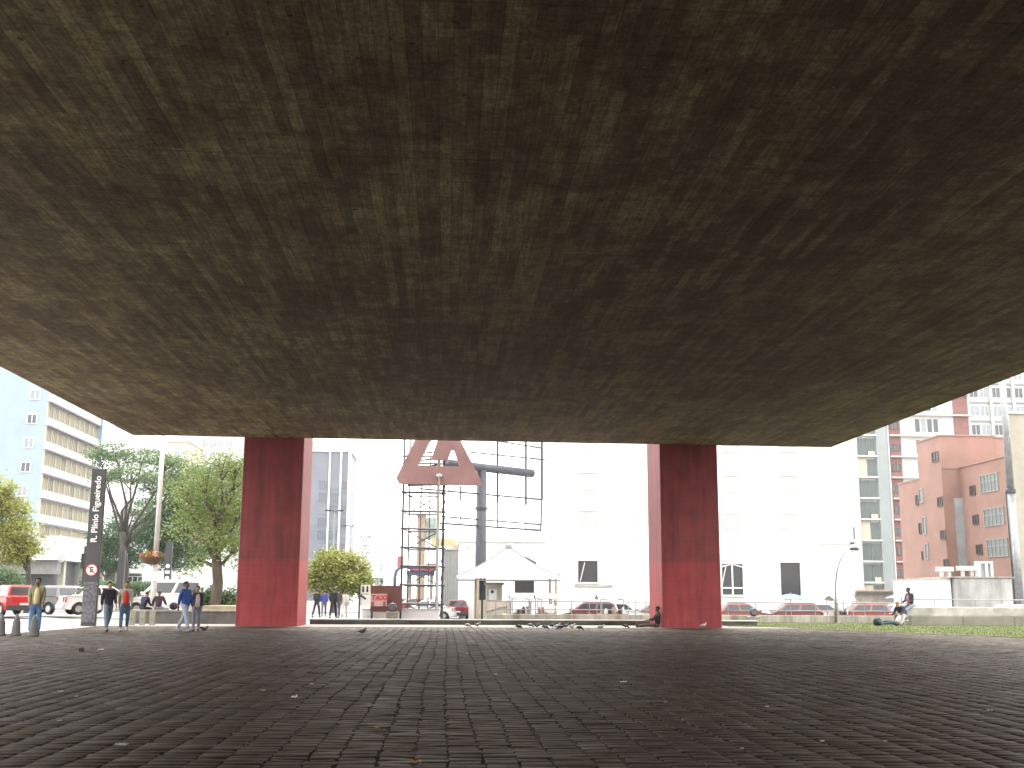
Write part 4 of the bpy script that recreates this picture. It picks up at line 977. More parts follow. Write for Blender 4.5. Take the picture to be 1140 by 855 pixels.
# petrol canopy, brick tower, ochre sign hoarding, grey shed, behind the scaffold
pc = thing('station_canopy', 'blue and red striped canopy with an arched blue pipe behind the scaffold', 'canopy', (X(458, 105), 105, -.4), world=True)
M_cblue = mat('canopy_blue', (.10, .12, .22), .5, .1, 2); M_cred = mat('canopy_red', (.38, .12, .10), .5, .1, 2)
a0, a1 = X(452, 105), X(483, 105)
mb = MB(); mb.box(a0, a1, 105, 110, Z(465, 640, 105), Z(465, 635.2, 105)); mb.build('blue_fascia', M_cblue, pc)
mb = MB(); mb.box(a0 + .3, a1 + .02, 104.9, 110.1, Z(465, 635.1, 105), Z(465, 632.6, 105)); mb.build('red_stripe', mat('canopy_pink', (.45, .12, .2), .6), pc)
mb = MB(); mb.box(X(473, 105), a1 + .3, 104.7, 105.6, Z(465, 636, 105), Z(465, 627.5, 105)); mb.build('red_box', M_cred, pc)
for px in (456, 480):
    mb = MB(); mb.box(X(px, 107) - .15, X(px, 107) + .15, 107, 107.3, -.5, Z(465, 640.1, 105)); mb.build('column', M_concp, pc)
mb = MB(); mb.tube([at(439.5, 660, 104), at(439.5, 643, 104), at(441, 636, 104), at(445, 632, 104), at(452, 631, 104), at(482, 631, 104)], .17, 10); mb.build('arched_pipe', mat('pipe_blue', (.08, .11, .18), .5), pc, smooth=True)
mb = MB(); mb.box(X(441, 106), X(448, 106), 106, 106.2, Z(445, 632, 106), Z(445, 619, 106)); mb.build('flag_panel', M_cred, pc)
bt = thing('brick_chimney', 'tall tan brick chimney shaft seen through the scaffold', 'chimney', (X(469, 115), 115, 0), world=True)
mb = MB(); mb.box(X(463, 115), X(472, 115), 115, 117, -.5, Z(468, 574, 115)); mb.build('shaft', mat('tan_brick', (.36, .27, .20), .85, .3, 3), bt)
mb = MB(); mb.box(X(472.2, 115), X(484, 115), 115.3, 117, Z(475, 600, 115), Z(475, 576, 115)); mb.build('billboard', mat('teal_sheet', (.30, .36, .33), .8, .5, 1.2), bt)
mb = MB(); mb.box(X(461.8, 115), X(473, 115), 114.8, 117.1, Z(468, 574, 115) + .002, Z(468, 571.5, 115)); mb.build('cap', M_concp, bt)
oh = thing('ochre_hoarding', 'faded ochre roof hoarding above a grey shed left of the tent', 'billboard', (X(495, 100), 100, 0), world=True)
mb = MB(); mb.box(X(479, 100), X(508, 100), 100, 100.4, Z(495, 608, 100), Z(495, 599, 100)); mb.build('panel', mat('ochre_sheet', (.52, .40, .22), .8, .2, 2), oh)
for px in (484, 503):
    mb = MB(); mb.box(X(px, 100) - .08, X(px, 100) + .08, 100.1, 100.3, Z(495, 612, 100), Z(495, 608.1, 100)); mb.build('bracket', M_darks, oh)
gs = thing('grey_shed', 'grey corrugated shed wall between the scaffold and the tent', 'building', (X(498, 98), 98, 0), world=True)
mb = MB(); mb.box(X(493, 98), X(510, 98), 98, 106, -.5, Z(500, 612.5, 98)); mb.build('wall', mat('shed_grey', (.40, .40, .37), .8, .2, 1.5, streak=3), gs)
mb = MB(); mb.prism([(X(492, 98), Z(500, 612.4, 98)), (X(511, 98), Z(500, 612.4, 98)), (X(511, 98), Z(500, 605, 98))], 97.8, 106.1); mb.build('roof', M_conc, gs)
mb = MB()
for k in range(9): xx = X(493.5 + k * 2, 98); mb.box(xx, xx + .07, 97.93, 97.996, -.3, Z(500, 613, 98))
mb.build('ribs', M_steel, gs)
sg = thing('avenue_sign', 'white square road sign with a grey curl far down the avenue', 'sign', (X(422, 150), 150, 0), world=True)
panel(sg, 'sign_face', 414, 621, 431, 643, 150, M_sgw, .15)
mb = MB(); c = at(423, 632, 149.9); mb.tube([c + Vector((-.5, 0, .1)), c + Vector((-.1, 0, .5)), c + Vector((.4, 0, .3)), c + Vector((.2, 0, -.05)), c + Vector((-.2, 0, -.3))], .09, 6); mb.build('curl_mark', mat('mark_grey', (.4, .42, .45), .6), sg)
mb = MB(); a = at(422, 643.1, 150); mb.tube([(a.x, 150.1, -.4), (a.x, 150.1, a.z)], .12, 8); mb.build('post', M_steel, sg)
# avenue street lamps, double arms
for i, (px, py, Y) in enumerate(((372.5, 570.5, 110), (391, 587, 150), (404.5, 599, 190), (412.5, 608.5, 240))):
    lb = ['double armed avenue lamp in front of the glass tower', 'double armed avenue lamp just right of the glass tower', 'double armed avenue lamp before the faint far slab', 'smallest double armed avenue lamp, farthest and rightmost of four'][i]
    c = at(px, py, Y); t = thing('avenue_lamp', lb, 'street lamp', (c.x, Y, 0), group='double armed lamps along the avenue')
    s = 7.0 / (1250 / Y) ; h = c.z
    mb = MB(); mb.tube([(0, 0, -.5), (0, 0, h)], [.12, .07], 8); mb.build('pole', M_steel, t)
    mb = MB(); mb.tube([(-s * .9, 0, h + .18), (-s * .3, 0, h + .25), (0, 0, h - .02), (s * .3, 0, h + .25), (s * .9, 0, h + .18)], .06, 6); mb.build('arms', M_darks, t)
    for q in (-1, 1):
        mb = MB(); mb.box(q * s - .3, q * s + .3, -.15, .15, h + .10, h + .26); mb.build('lamp_head', M_darks, t)

# ------------------------------------------------------------------ trees
def leafmat(name, c, c2):
    m, t, b = nmat(name); N, L = t.nodes, t.links
    a = N.new('ShaderNodeAttribute'); a.attribute_name = 'tone'; r = N.new('ShaderNodeValToRGB'); L.new(a.outputs['Fac'], r.inputs[0])
    r.color_ramp.elements[0].color = (*c, 1); r.color_ramp.elements[1].color = (*c2, 1)
    L.new(r.outputs[0], b.inputs['Base Color']); b.inputs['Roughness'].default_value = .6; b.inputs['Specular IOR Level'].default_value = .3
    tr = N.new('ShaderNodeBsdfTranslucent'); L.new(r.outputs[0], tr.inputs[0]); mx = N.new('ShaderNodeMixShader'); mx.inputs[0].default_value = .3
    L.new(b.outputs[0], mx.inputs[1]); L.new(tr.outputs[0], mx.inputs[2]); L.new(mx.outputs[0], N['Material Output'].inputs[0]); return m
M_bark = mat('bark', (.10, .082, .062), .9, .45, 5, .6, streak=4)
M_bark2 = mat('bark_dark', (.055, .045, .038), .9, .4, 5, .6, streak=4)
L_fresh = leafmat('leaf_fresh', (.11, .17, .045), (.28, .34, .11)); L_deep = leafmat('leaf_deep', (.03, .075, .035), (.08, .15, .06))
L_mid = leafmat('leaf_mid', (.07, .13, .055), (.16, .22, .10)); L_yell = leafmat('leaf_yellow', (.14, .16, .03), (.36, .37, .10))
def crown(blobs, nclump, nleaf, leaf, seed, spread=.45, shell=.55, name='crown', m=None, parent=None, flat=.6):
    rg = np.random.default_rng(seed); vol = np.array([b[3] * b[4] * b[5] for b in blobs]) ** .67; vol = vol / vol.sum()
    Vs = []; Ts = []
    for bi, b in enumerate(blobs):
        k = max(3, int(nclump * vol[bi]))
        u = rg.normal(size=(k, 3)); u /= np.linalg.norm(u, axis=1)[:, None]; rad = shell + (1 - shell) * rg.random(k) ** .6
        rad *= 1 + .18 * np.sin(u[:, 0] * 5 + seed) * np.cos(u[:, 2] * 6)
        cc = np.array(b[:3]) + u * rad[:, None] * np.array(b[3:6])
        for c in cc:
            n = int(nleaf * rg.uniform(.5, 1.5)); sz = spread * rg.uniform(.6, 1.3)
            p = c + rg.normal(size=(n, 3)) * np.array([sz, sz, sz * flat])
            d = rg.normal(size=(n, 3)); d[:, 2] *= .6; d /= np.linalg.norm(d, axis=1)[:, None]
            e = np.cross(d, rg.normal(size=(n, 3))); e /= np.linalg.norm(e, axis=1)[:, None]
            l = leaf * rg.uniform(.6, 1.35, n)[:, None]
            Vs.append(np.stack([p - d * l, p + e * l * .45, p + d * l, p - e * l * .45], 1)); Ts.append(np.clip(rg.uniform(.15, .85) + rg.normal(0, .16, n), 0, 1))
    V = np.concatenate(Vs).reshape(-1, 3); T = np.repeat(np.concatenate(Ts), 4); n = len(V) // 4
    off = parent.get('_off') if parent is not None else None
    if off is not None: V = V - np.array(list(off))
    me = bpy.data.meshes.new(name); me.vertices.add(len(V)); me.vertices.foreach_set('co', V.ravel()); me.loops.add(len(V)); me.loops.foreach_set('vertex_index', np.arange(len(V)))
    me.polygons.add(n); me.polygons.foreach_set('loop_start', np.arange(n) * 4); me.polygons.foreach_set('loop_total', np.full(n, 4)); me.update(); me.materials.append(m)
    me.attributes.new('tone', 'FLOAT', 'POINT').data.foreach_set('value', T)
    o = bpy.data.objects.new(name, me); col.objects.link(o); o.parent = parent; return o
def tree(label, px, Y, r0, forkpy, blobs_px, lm, nclump=150, nleaf=60, leaf=.09, spread=.35, bark=None, seed=1, group=None, name='tree', lean=0, shell=.55, flat=.6, twigs=3, basepx=None):
    """blobs_px: (px, py, rx_px, ry_px, depth offset m); converted at the tree's distance"""
    s = 1250 / Y; x = X(basepx or px, Y); z0 = gz(x, Y) - .05
    t = thing(name, label, 'tree' if name != 'shrub' else 'bush', (x, Y, z0), world=True, group=group)
    bl_ = []
    for (a, b, rx, ry, dy) in blobs_px:
        c = at(a, b, Y + dy); k = (Y + dy) / 1250; bl_.append((c.x, c.y, c.z, rx * k, (rx + ry) * .5 * k, ry * k))
    crown(bl_, nclump, nleaf, leaf, seed, spread, shell, m=lm, parent=t, flat=flat)
    rr = random.Random(seed); mb = MB(); fk = at(px, forkpy, Y); 
    base = Vector((x, Y, z0)); mid = base.lerp(fk, .5) + Vector((lean, 0, 0))
    mb.tube([base, base + Vector((0, 0, .15)), mid, fk], [r0 * 1.5, r0 * 1.1, r0 * .92, r0 * .75], 10)
    for b in bl_:
        c = Vector(b[:3]); st_ = mid.lerp(fk, rr.uniform(.35, .95)); dl = (c - fk).length; m1 = st_.lerp(c, .3) + Vector((rr.uniform(-.1, .1) * dl, rr.uniform(-.1, .1) * dl, rr.uniform(-.12, .14) * dl)); m2 = st_.lerp(c, .68) + Vector((rr.uniform(-.1, .1) * dl, rr.uniform(-.1, .1) * dl, rr.uniform(-.1, .08) * dl))
        rl = r0 * rr.uniform(.36, .5); mb.tube([st_, m1, m2, c], [rl, rl * .75, rl * .55, rl * .3], 7); m1 = m2
        for _ in range(twigs):
            u = Vector((rr.gauss(0, 1), rr.gauss(0, 1), rr.uniform(-.2, 1))).normalized(); e = c + Vector((u.x * b[3], u.y * b[4], u.z * b[5])) * .85; q = m1.lerp(c, rr.uniform(.3, .95))
            mb.tube([q, q.lerp(e, .5) + Vector((0, 0, rr.uniform(-.1, .15))), e], [rl * .4, rl * .25, rl * .08], 5)
    mb.build('trunk', bark or M_bark, t, smooth=True); return t

tree('bright green leafy tree with bare trunk just left of the left red pillar', 240, 60, .30, 606, [(238, 560, 34, 26, 0), (258, 542, 24, 24, 1), (228, 530, 24, 18, -.5), (250, 590, 30, 22, .5), (214, 572, 22, 16, 0), (262, 615, 16, 14, 0), (238, 600, 24, 16, -1), (244, 512, 26, 10, 0), (222, 625, 14, 12, .5), (266, 575, 18, 22, 0), (208, 548, 16, 12, 0), (204, 590, 14, 12, 1), (262, 520, 20, 10, 0)], L_fresh, 400, 36, .075, .50, seed=3, lean=.15, shell=.25, twigs=5)
tree('spreading dark limbed tree with flat feathery canopy behind the street name totem', 136, 100, .34, 592, [(128, 503, 22, 9, 0), (160, 509, 26, 9, 1), (196, 524, 26, 9, 2), (112, 510, 14, 10, 0), (146, 528, 24, 10, -2), (176, 540, 22, 10, 2), (118, 530, 12, 9, 0), (152, 565, 14, 8, 3), (205, 540, 16, 8, 0), (187, 512, 20, 7, 0)], L_mid, 210, 50, .12, .55, bark=M_bark2, seed=5, lean=.3, flat=.35, twigs=4)
tree('dark dense tree filling the gap behind the white lamp mast', 188, 118, .3, 620, [(190, 590, 30, 26, 0), (215, 565, 28, 26, 1), (170, 605, 20, 16, 0), (210, 600, 26, 20, 2), (235, 575, 26, 26, 3), (196, 545, 18, 14, 0), (222, 535, 24, 14, 0), (180, 570, 20, 18, 1), (200, 620, 26, 12, 0)], L_deep, 460, 60, .16, .55, seed=8)
tree('dark green low tree behind the bare limbs right of the blue building', 118, 124, .25, 640, [(122, 596, 18, 20, 0), (132, 620, 22, 14, 0), (145, 608, 22, 18, 0), (160, 590, 14, 12, 2), (110, 625, 12, 12, 0)], L_deep, 170, 60, .16, .5, seed=12)
tree('yellow green drooping tree with twin trunk cut off by the left picture edge', 31, 72, .17, 618, [(8, 575, 20, 22, 0), (22, 598, 18, 18, 0), (-8, 560, 22, 20, 0), (4, 545, 12, 12, 0), (30, 612, 11, 16, 0), (10, 615, 20, 14, 0), (-5, 600, 16, 20, 1)], L_yell, 260, 50, .10, .34, bark=M_bark2, seed=15, lean=.1)
tree('round yellow green street tree between the left red pillar and the taxi sign', 372, 92, .22, 648, [(370, 632, 22, 16, 0), (392, 640, 18, 16, 0), (355, 640, 16, 18, 0), (378, 622, 20, 9, 0), (400, 650, 10, 12, 0), (362, 655, 16, 8, 0), (386, 655, 14, 7, 0)], L_yell, 300, 60, .13, .42, seed=21, shell=.4)
tree('small dark bush growing beside the leftmost parked red car', 8, 98, .08, 655, [(4, 642, 12, 8, 0), (16, 646, 9, 6, 0), (-8, 640, 12, 10, 0)], L_mid, 80, 60, .10, .3, seed=31, name='shrub')
tree('leafy tree growing behind the left red pillar above the parked cars', 282, 95, .25, 628, [(280, 560, 30, 30, 0), (262, 590, 22, 22, 0), (296, 600, 22, 24, 0), (268, 535, 22, 18, 0)], L_mid, 220, 55, .13, .45, seed=41)
# trimmed hedge and low planting along the far verge
def hedge(label, px0, px1, py0, py1, Y, lm, seed, nm='hedge'):
    n = max(2, int((px1 - px0) / 9)); bl_ = []
    t = thing(nm, label, 'hedge', (X((px0 + px1) / 2, Y), Y, gz(X(px0, Y), Y)), world=True)
    for k in range(n):
        c = at(px0 + (px1 - px0) * (k + .5) / n, (py0 + py1) / 2 + (k % 2), Y); q = Y / 1250; bl_.append((c.x, Y, c.z, 7 * q, 6 * q, (py1 - py0) * .5 * q))
    crown(bl_, 40 * n, 22, .09, seed, .22, .3, name='foliage', m=lm, parent=t)
    mb = MB()
    for b in bl_: mb.tube([(b[0], Y, gz(b[0], Y) - .1), (b[0] + .05, Y, b[2])], [.05, .02], 6)
    mb.build('stems', M_bark2, t)
hedge('trimmed green hedge strip behind the walkers beside the street name totem', 112, 176, 647, 661, 92, L_mid, 51)
hedge('clump of tall green leaves around the foot of the tree by the left pillar', 226, 262, 656, 682, 60.5, L_mid, 53)
hedge('dark green hedge clump in front of the podium parking level', 92, 112, 640, 656, 118, L_deep, 55)
hedge('low ragged hedge line far down the avenue right of the yellow green tree', 404, 428, 640, 652, 170, L_deep, 57)
# raised bed behind the bench wall at the tree
lowwall('planter_edge', 'beige raised planter edge around the tree beside the left red pillar', X(224, 56), X(272, 56), 56, 62, -.1, .75, mat('planter_beige', (.40, .34, .22), .85, .3, 2))

# ------------------------------------------------------------------ cars
M_tyre = mat('tyre', (.022, .022, .024), .8, .3, 8); M_rimm = mat('wheel_rim', (.42, .42, .43), .35, .2, 6, metal=.7)
M_cglass = glass('car_glass', (.04, .045, .05), .06); M_bumper = mat('bumper_plastic', (.04, .04, .042), .6, .2, 5)
M_head = mat('headlight_glass', (.55, .56, .56), .15, .1, 8); M_tail = mat('taillight_red', (.35, .02, .02), .25, .1, 8); M_plate = mat('plate_grey', (.55, .55, .56), .5, .05, 10)
def car(label, x, Y, rot, c, kind='hatch', z=None, group=None, bumper=None):
    L, Wd, H = {'hatch': (3.85, 1.62, 1.43), 'sedan': (4.3, 1.68, 1.42), 'van': (4.3, 1.72, 1.75)}[kind]
    z = gz(x, Y) - .04 if z is None else z
    t = thing('parked_car', label, 'car', (x, Y, z), rot, group=group)
    pm = paint(c, .25, .04, coat=.5)
    wr = .30; wxs = (-L / 2 + .72, L / 2 - .78); hb_ = .88 if kind != 'van' else .95
    prof = [(-L / 2 + .02, .28), (-L / 2, .62), (-L / 2 + .05, hb_ + .02)]
    prof += [(-L / 2 + .4, hb_ + .05), (L * .18, hb_ + .03), (L / 2 - .55, hb_ - .12), (L / 2 - .12, hb_ - .27), (L / 2, .55), (L / 2 - .03, .26)]
    for wx in reversed(wxs):
        for k in range(9):
            a = math.pi * k / 8; prof.append((wx + (wr + .06) * math.cos(a), .26 + (wr + .09) * math.sin(a) * .98))
    slices = [(-Wd / 2 + .09, .0), (-Wd / 2 + .02, .6), (-Wd / 2, 1.0), (Wd / 2, 1.0), (Wd / 2 - .02, .6), (Wd / 2 - .09, .0)]
    mb = MB(); n = len(prof); vs = []
    cxm, czm = 0, .58
    for (y, q) in ((-Wd / 2 + .07, .955), (-Wd / 2 + .01, .985), (-Wd / 2, 1.0), (Wd / 2, 1.0), (Wd / 2 - .01, .985), (Wd / 2 - .07, .955)):
        vs += [(cxm + (a - cxm) * (q * .3 + .7 if b < .5 else q), y, b if b < .6 else czm + (b - czm) * (q)) for a, b in prof]
    fs = [tuple(range(n)), tuple(range(5 * n, 6 * n))[::-1]]
    for s_ in range(5): fs += [(s_ * n + i, s_ * n + (i + 1) % n, (s_ + 1) * n + (i + 1) % n, (s_ + 1) * n + i) for i in range(n)]
    mb.add(vs, fs); body = mb.build('body', pm, t, bevel=.025)
    # cabin: lower loop at the belt, upper loop at the roof
    xr0, xr1 = {'hatch': (-L / 2 + .38, L * .06), 'sedan': (-L / 2 + 1.15, L * .05), 'van': (-L / 2 + .25, L * .12)}[kind]
    xb0, xb1 = {'hatch': (-L / 2 + .08, L * .25), 'sedan': (-L / 2 + .62, L * .23), 'van': (-L / 2 + .07, L * .30)}[kind]
    yb, yr = Wd / 2 - .05, Wd / 2 - .24; zb0, zr0 = hb_ + .0, H
    def P(u, v, w_):    # u along 0..1, v side -1..1, w 0..1 height
        xb_ = xb0 + (xb1 - xb0) * u; xr_ = xr0 + (xr1 - xr0) * u
        return Vector((xb_ + (xr_ - xb_) * w_, v * (yb + (yr - yb) * w_), zb0 + (zr0 - zb0 - .04) * w_))
    mb = MB(); mb.add([P(0, -1, 0), P(1, -1, 0), P(1, 1, 0), P(0, 1, 0), P(0, -1, 1), P(1, -1, 1), P(1, 1, 1), P(0, 1, 1)], [(3, 2, 1, 0), (0, 1, 5, 4), (1, 2, 6, 5), (2, 3, 7, 6), (3, 0, 4, 7), (4, 5, 6, 7)])
    k0 = P(0, -1, 1); mb.box(xr0 + .1, xr1 - .12, -yr + .1, yr - .1, zr0 - .05, zr0)
    mb.build('roof', pm, t, bevel=.04)
    def pane(name, pts, nrm, th=.012):
        mb = MB(); nn = Vector(nrm).normalized() * th; mb.add([p + nn * .3 for p in pts] + [p + nn for p in pts], [(3, 2, 1, 0), (4, 5, 6, 7), (0, 1, 5, 4), (1, 2, 6, 5), (2, 3, 7, 6), (3, 0, 4, 7)]); return mb.build(name, M_cglass, t)
    for v in (-1, 1):
        for (u0, u1) in ((.07, .47), (.53, .93)):
            pane('side_window', [P(u0, v, .14), P(u1, v, .14), P(u1 if u1 < .9 else .95, v, .86), P(u0 if u0 > .1 else .06, v, .86)], (0, v, .25))
    pane('windshield', [P(1, -.88, .1), P(1, .88, .1), P(1, .86, .9), P(1, -.86, .9)], (1, 0, .6))
    pane('rear_window', [P(0, -.85, .2), P(0, .85, .2), P(0, .83, .86), P(0, -.83, .86)], (-1, 0, .5))
    for wx in wxs:
        for sy in (-1, 1):
            mb = MB(); y0_, y1_ = sorted((sy * (Wd / 2 - .19), sy * (Wd / 2 - .01)))
            mb.lathe([(wr - .04, y0_), (wr, y0_ + .03), (wr, y1_ - .03), (wr - .04, y1_)], (wx, 0, wr - .01), 18, axis='Y'); wh = mb.build('wheel', M_tyre, t)
            mb = MB(); ye = sy * (Wd / 2 - .005); a_, b_ = sorted((ye, ye + sy * .01)); mb.lathe([(.17, a_), (.17, b_)] if sy > 0 else [(.17, a_), (.17, b_)], (wx, 0, wr - .01), 14, axis='Y'); mb.build('rim', M_rimm, wh)
    for sy in (-1, 1):
        y0_, y1_ = sorted((sy * .45, sy * (Wd / 2 - .08)))
        mb = MB(); mb.box(L / 2 - .16, L / 2 - .02, y0_, y1_, .58, .70); mb.build('headlight', M_head, t, bevel=.02)
        mb = MB(); y0_, y1_ = sorted((sy * .56, sy * (Wd / 2 - .03))); mb.box(-L / 2 - .015, -L / 2 + .14, y0_, y1_, .62, .88); mb.build('tail_light', M_tail, t, bevel=.02)
        mb = MB(); mb.ell((xb1 - .12, sy * (Wd / 2 + .07), hb_ + .1), (.07, .09, .065), 8, 6); mb.build('mirror', bumper or M_bumper, t)
    bmx = bumper or M_bumper
    mb = MB(); mb.box(-L / 2 - .06, -L / 2 + .1, -Wd / 2 + .05, Wd / 2 - .05, .26, .5); mb.build('bumper', bmx, t, bevel=.03)
    mb = MB(); mb.box(L / 2 - .1, L / 2 + .05, -Wd / 2 + .05, Wd / 2 - .05, .22, .46); mb.build('bumper', bmx, t, bevel=.03)
    mb = MB(); mb.box(-L / 2 - .075, -L / 2 - .061, -.2, .2, .5, .61); mb.build('licence_plate', M_plate, t)
    return t
WHT = (.72, .72, .71); SIL = (.45, .46, .47); RD = (.42, .022, .02); MRN = (.20, .07, .065); PRD = (.27, .075, .065); GRY = (.12, .125, .13)
def carp(label, px, Y, rot, c, kind='hatch', z=None, **k): return car(label, X(px, Y), Y, R(rot), c, kind, z, **k)
carp('bright red hatchback seen from behind at the left picture edge', 12, 56, 128, RD, z=.24)
carp('dark grey car beside the man in the olive jacket', 50, 60.5, 150, GRY, 'hatch', z=.24)
carp('white hatchback parked left of the street name totem', 82, 62, 22, WHT, z=.26, bumper=paint((.6, .6, .6), .4))
carp('white car half hidden behind the street name totem', 117, 59, 30, WHT, 'sedan', z=.26, bumper=paint((.6, .6, .6), .4))
carp('white minivan passing behind the two people on the bench wall', 188, 62.5, 175, WHT, 'van', z=.3, bumper=paint((.6, .6, .6), .4))
carp('silver car in the shade beside the left red pillar', 268, 72, 200, SIL, z=.3)
carp('dark blue car waiting on the far side of the road', 62, 78, 178, (.03, .035, .06), z=.25)
carp('white van parked behind the left tree trunk near the villa', 214, 84, 180, WHT, 'van', z=.4)
carp('dark red hatchback seen from behind beside the scaffold tower', 509.5, 88, 90, (.15, .02, .025), z=-.42)
carp('small red car farther back seen through the scaffold tower', 466, 104, 12, (.32, .03, .03), 'sedan', z=-.36)
carp('maroon car second back seen through the scaffold near its left leg', 447, 109, 170, MRN, z=-.36)
carp('white car parked behind the taxi sign', 474, 84, 175, WHT, 'sedan', z=-.42, bumper=paint((.6, .6, .6), .4))
for i, (px, Y, c, k, lb) in enumerate(((652, 68, MRN, 'hatch', 'maroon car behind the railing below the dark square window'), (690, 69, WHT, 'sedan', 'white car behind the railing between the maroon car and the right pillar'),
    (728, 70, MRN, 'sedan', 'maroon saloon mostly hidden behind the right red pillar'), (826, 68, PRD, 'sedan', 'red saloon behind the railing beneath the arched window'), (877, 69, MRN, 'hatch', 'dark red hatchback behind the railing under the blue umbrella'),
    (915, 71, WHT, 'hatch', 'white hatchback behind the railing at the foot of the curved lamp'), (955, 69, PRD, 'hatch', 'red hatchback behind the railing left of the seated group'), (1010, 72, WHT, 'sedan', 'white saloon behind the railing left of the blank annex'), (1118, 66, WHT, 'sedan', 'white saloon behind the bench wall near the right picture edge'))):
    carp(lb, px, Y, 0 if i % 2 else 180, c, k, z=-.46)

# ------------------------------------------------------------------ stalls and umbrellas behind the railing
M_scar = mat('stall_red', (.24, .08, .07), .75, .3, 5); M_clut = [mat('stall_tan', (.40, .33, .25), .8), mat('stall_dark', (.08, .06, .06), .8), mat('stall_pinkish', (.5, .28, .25), .8), M_sgw]
def stall(label, px0, px1, Y, awning, top=None, seed=1):
    t = thing('market_stall', label, 'stall', (X((px0 + px1) / 2, Y), Y, -.45), world=True)
    a, b = X(px0, Y), X(px1, Y); zt = top or 1.35
    for xx in (a + .04, b - .04):
        for yy in (Y, Y + 1.6):
            mb = MB(); mb.tube([(xx, yy, -.46), (xx, yy, zt)], .03, 6); mb.build('pole', M_steel, t)
    mb = MB(); n = 6
    vs = [(a - .1 + (b - a + .2) * k / n, Y - .15 + (1.9) * j / 4, zt + .28 * math.sin(math.pi * j / 4) + .04 * math.sin(k * 2.1)) for j in range(5) for k in range(n + 1)]
    mb.add(vs, [(j * (n + 1) + k, j * (n + 1) + k + 1, (j + 1) * (n + 1) + k + 1, (j + 1) * (n + 1) + k) for j in range(4) for k in range(n)]); o = mb.build('awning', awning, t, smooth=True); s_ = o.modifiers.new('s', 'SOLIDIFY'); s_.thickness = .03
    mb = MB(); mb.box(a + .05, b - .05, Y + .1, Y + 1.4, .28, .34); mb.build('counter', M_clut[0], t)
    mb = MB(); mb.box(a + .06, b - .06, Y + .06, Y + .09, -.44, .34); mb.build('cloth_front', M_scar, t)
    return t, a, b
for lb, p0, p1, aw, sd in (('market stall with pale awning right of the swing barrier', 570, 592, M_canvas, 1), ('market stall with pale awning left of the tall railing posts', 598, 618, M_canvas, 2), ('market stall with white awning near the right pillar', 668, 700, M_canvas, 3), ('market stall with faded awning directly behind the arched window car', 930, 950, M_canvas, 5)):
    Yq = 63.5; t, a, b = stall(lb, p0, p1, Yq, aw, 1.15, sd); r4 = random.Random(sd)
    for k in range(7):
        xx = a + .2 + (b - a - .4) * k / 6; hh = r4.uniform(.12, .4); mb = MB(); mb.lathe([(r4.uniform(.07, .12), .342), (r4.uniform(.08, .14), .342 + hh * .6), (r4.uniform(.02, .08), .342 + hh)], (xx, Yq + .4 + r4.uniform(0, .5), 0), 9)
        mb.build('ware', M_clut[r4.randrange(4)], t)
ov = thing('oval_board', 'white oval sign board on a stand before the red stall', 'sign', (X(613, 61), 61, -.4), world=True)
c = at(613, 678, 61); mb = MB(); mb.ell(c, (.36, .04, .25), 18, 10); mb.build('board', M_sgw, ov, smooth=True)
mb = MB(); mb.tube([(c.x, 61.06, -.42), (c.x, 61.06, c.z)], .03, 6); mb.build('stand', M_darks, ov)
def umbrella(label, px, py, Y, rad, m):
    c = at(px, py, Y); t = thing('parasol', label, 'umbrella', (c.x, Y, -.45), world=True)
    mb = MB(); n = 8; vs = [c]; 
    for j, (r_, dz) in enumerate(((.35, -.06), (.7, -.18), (1.0, -.36))):
        for k in range(n * 2):
            a = math.pi * k / n; q = 1 if k % 2 == 0 else .94; vs.append(c + Vector((math.cos(a) * rad * r_ * q, math.sin(a) * rad * r_ * q, dz * rad * .9 + (.04 if k % 2 and j == 2 else 0))))
    fs = [(0, 1 + k, 1 + (k + 1) % 16) for k in range(16)] + [(1 + j * 16 + k, 1 + (j + 1) * 16 + k, 1 + (j + 1) * 16 + (k + 1) % 16, 1 + j * 16 + (k + 1) % 16) for j in range(2) for k in range(16)]
    mb.add(vs, fs); o = mb.build('canopy', m, t); s_ = o.modifiers.new('s', 'SOLIDIFY'); s_.thickness = .015
    mb = MB(); mb.tube([(c.x, Y, -.46), (c.x, Y, c.z + .06)], .03, 8); mb.build('pole', M_steel, t)
M_ub = mat('umbrella_blue', (.10, .24, .34), .7, .1, 2)
umbrella('pale blue parasol under the tall dark doorway behind the railing', 880, 661, 66, 1.05, M_ub)
umbrella('pale blue parasol beside the tent pavilion', 603, 660, 70, .7, M_ub)
umbrella('light blue parasol behind the man seated on the bench wall', 1003, 660.5, 60, .85, mat('umbrella_pale', (.17, .25, .38), .7, .1, 2))

# ------------------------------------------------------------------ people
SKINS = []
def skin(name, pts, edges, rad, m, parent, root=0, sub_=2):
    me = bpy.data.meshes.new(name); me.from_pydata([tuple(p) for p in pts], edges, []); o = bpy.data.objects.new(name, me); col.objects.link(o); o.parent = parent
    sk = o.modifiers.new('skin', 'SKIN'); sk.use_smooth_shade = True
    if not me.skin_vertices: 
        bm = bmesh.new(); bm.from_mesh(me); bm.verts.layers.skin.verify(); bm.to_mesh(me); bm.free()
    for i, r in enumerate(rad):
        d = me.skin_vertices[0].data[i]; d.radius = (r, r) if not hasattr(r, '__len__') else r; d.use_root = (i == root)
    s_ = o.modifiers.new('sub', 'SUBSURF'); s_.levels = sub_; s_.render_levels = sub_
    SKINS.append((o, m)); return o
SKT = {'tan': (.33, .18, .12), 'dark': (.13, .07, .05), 'fair': (.48, .29, .21)}
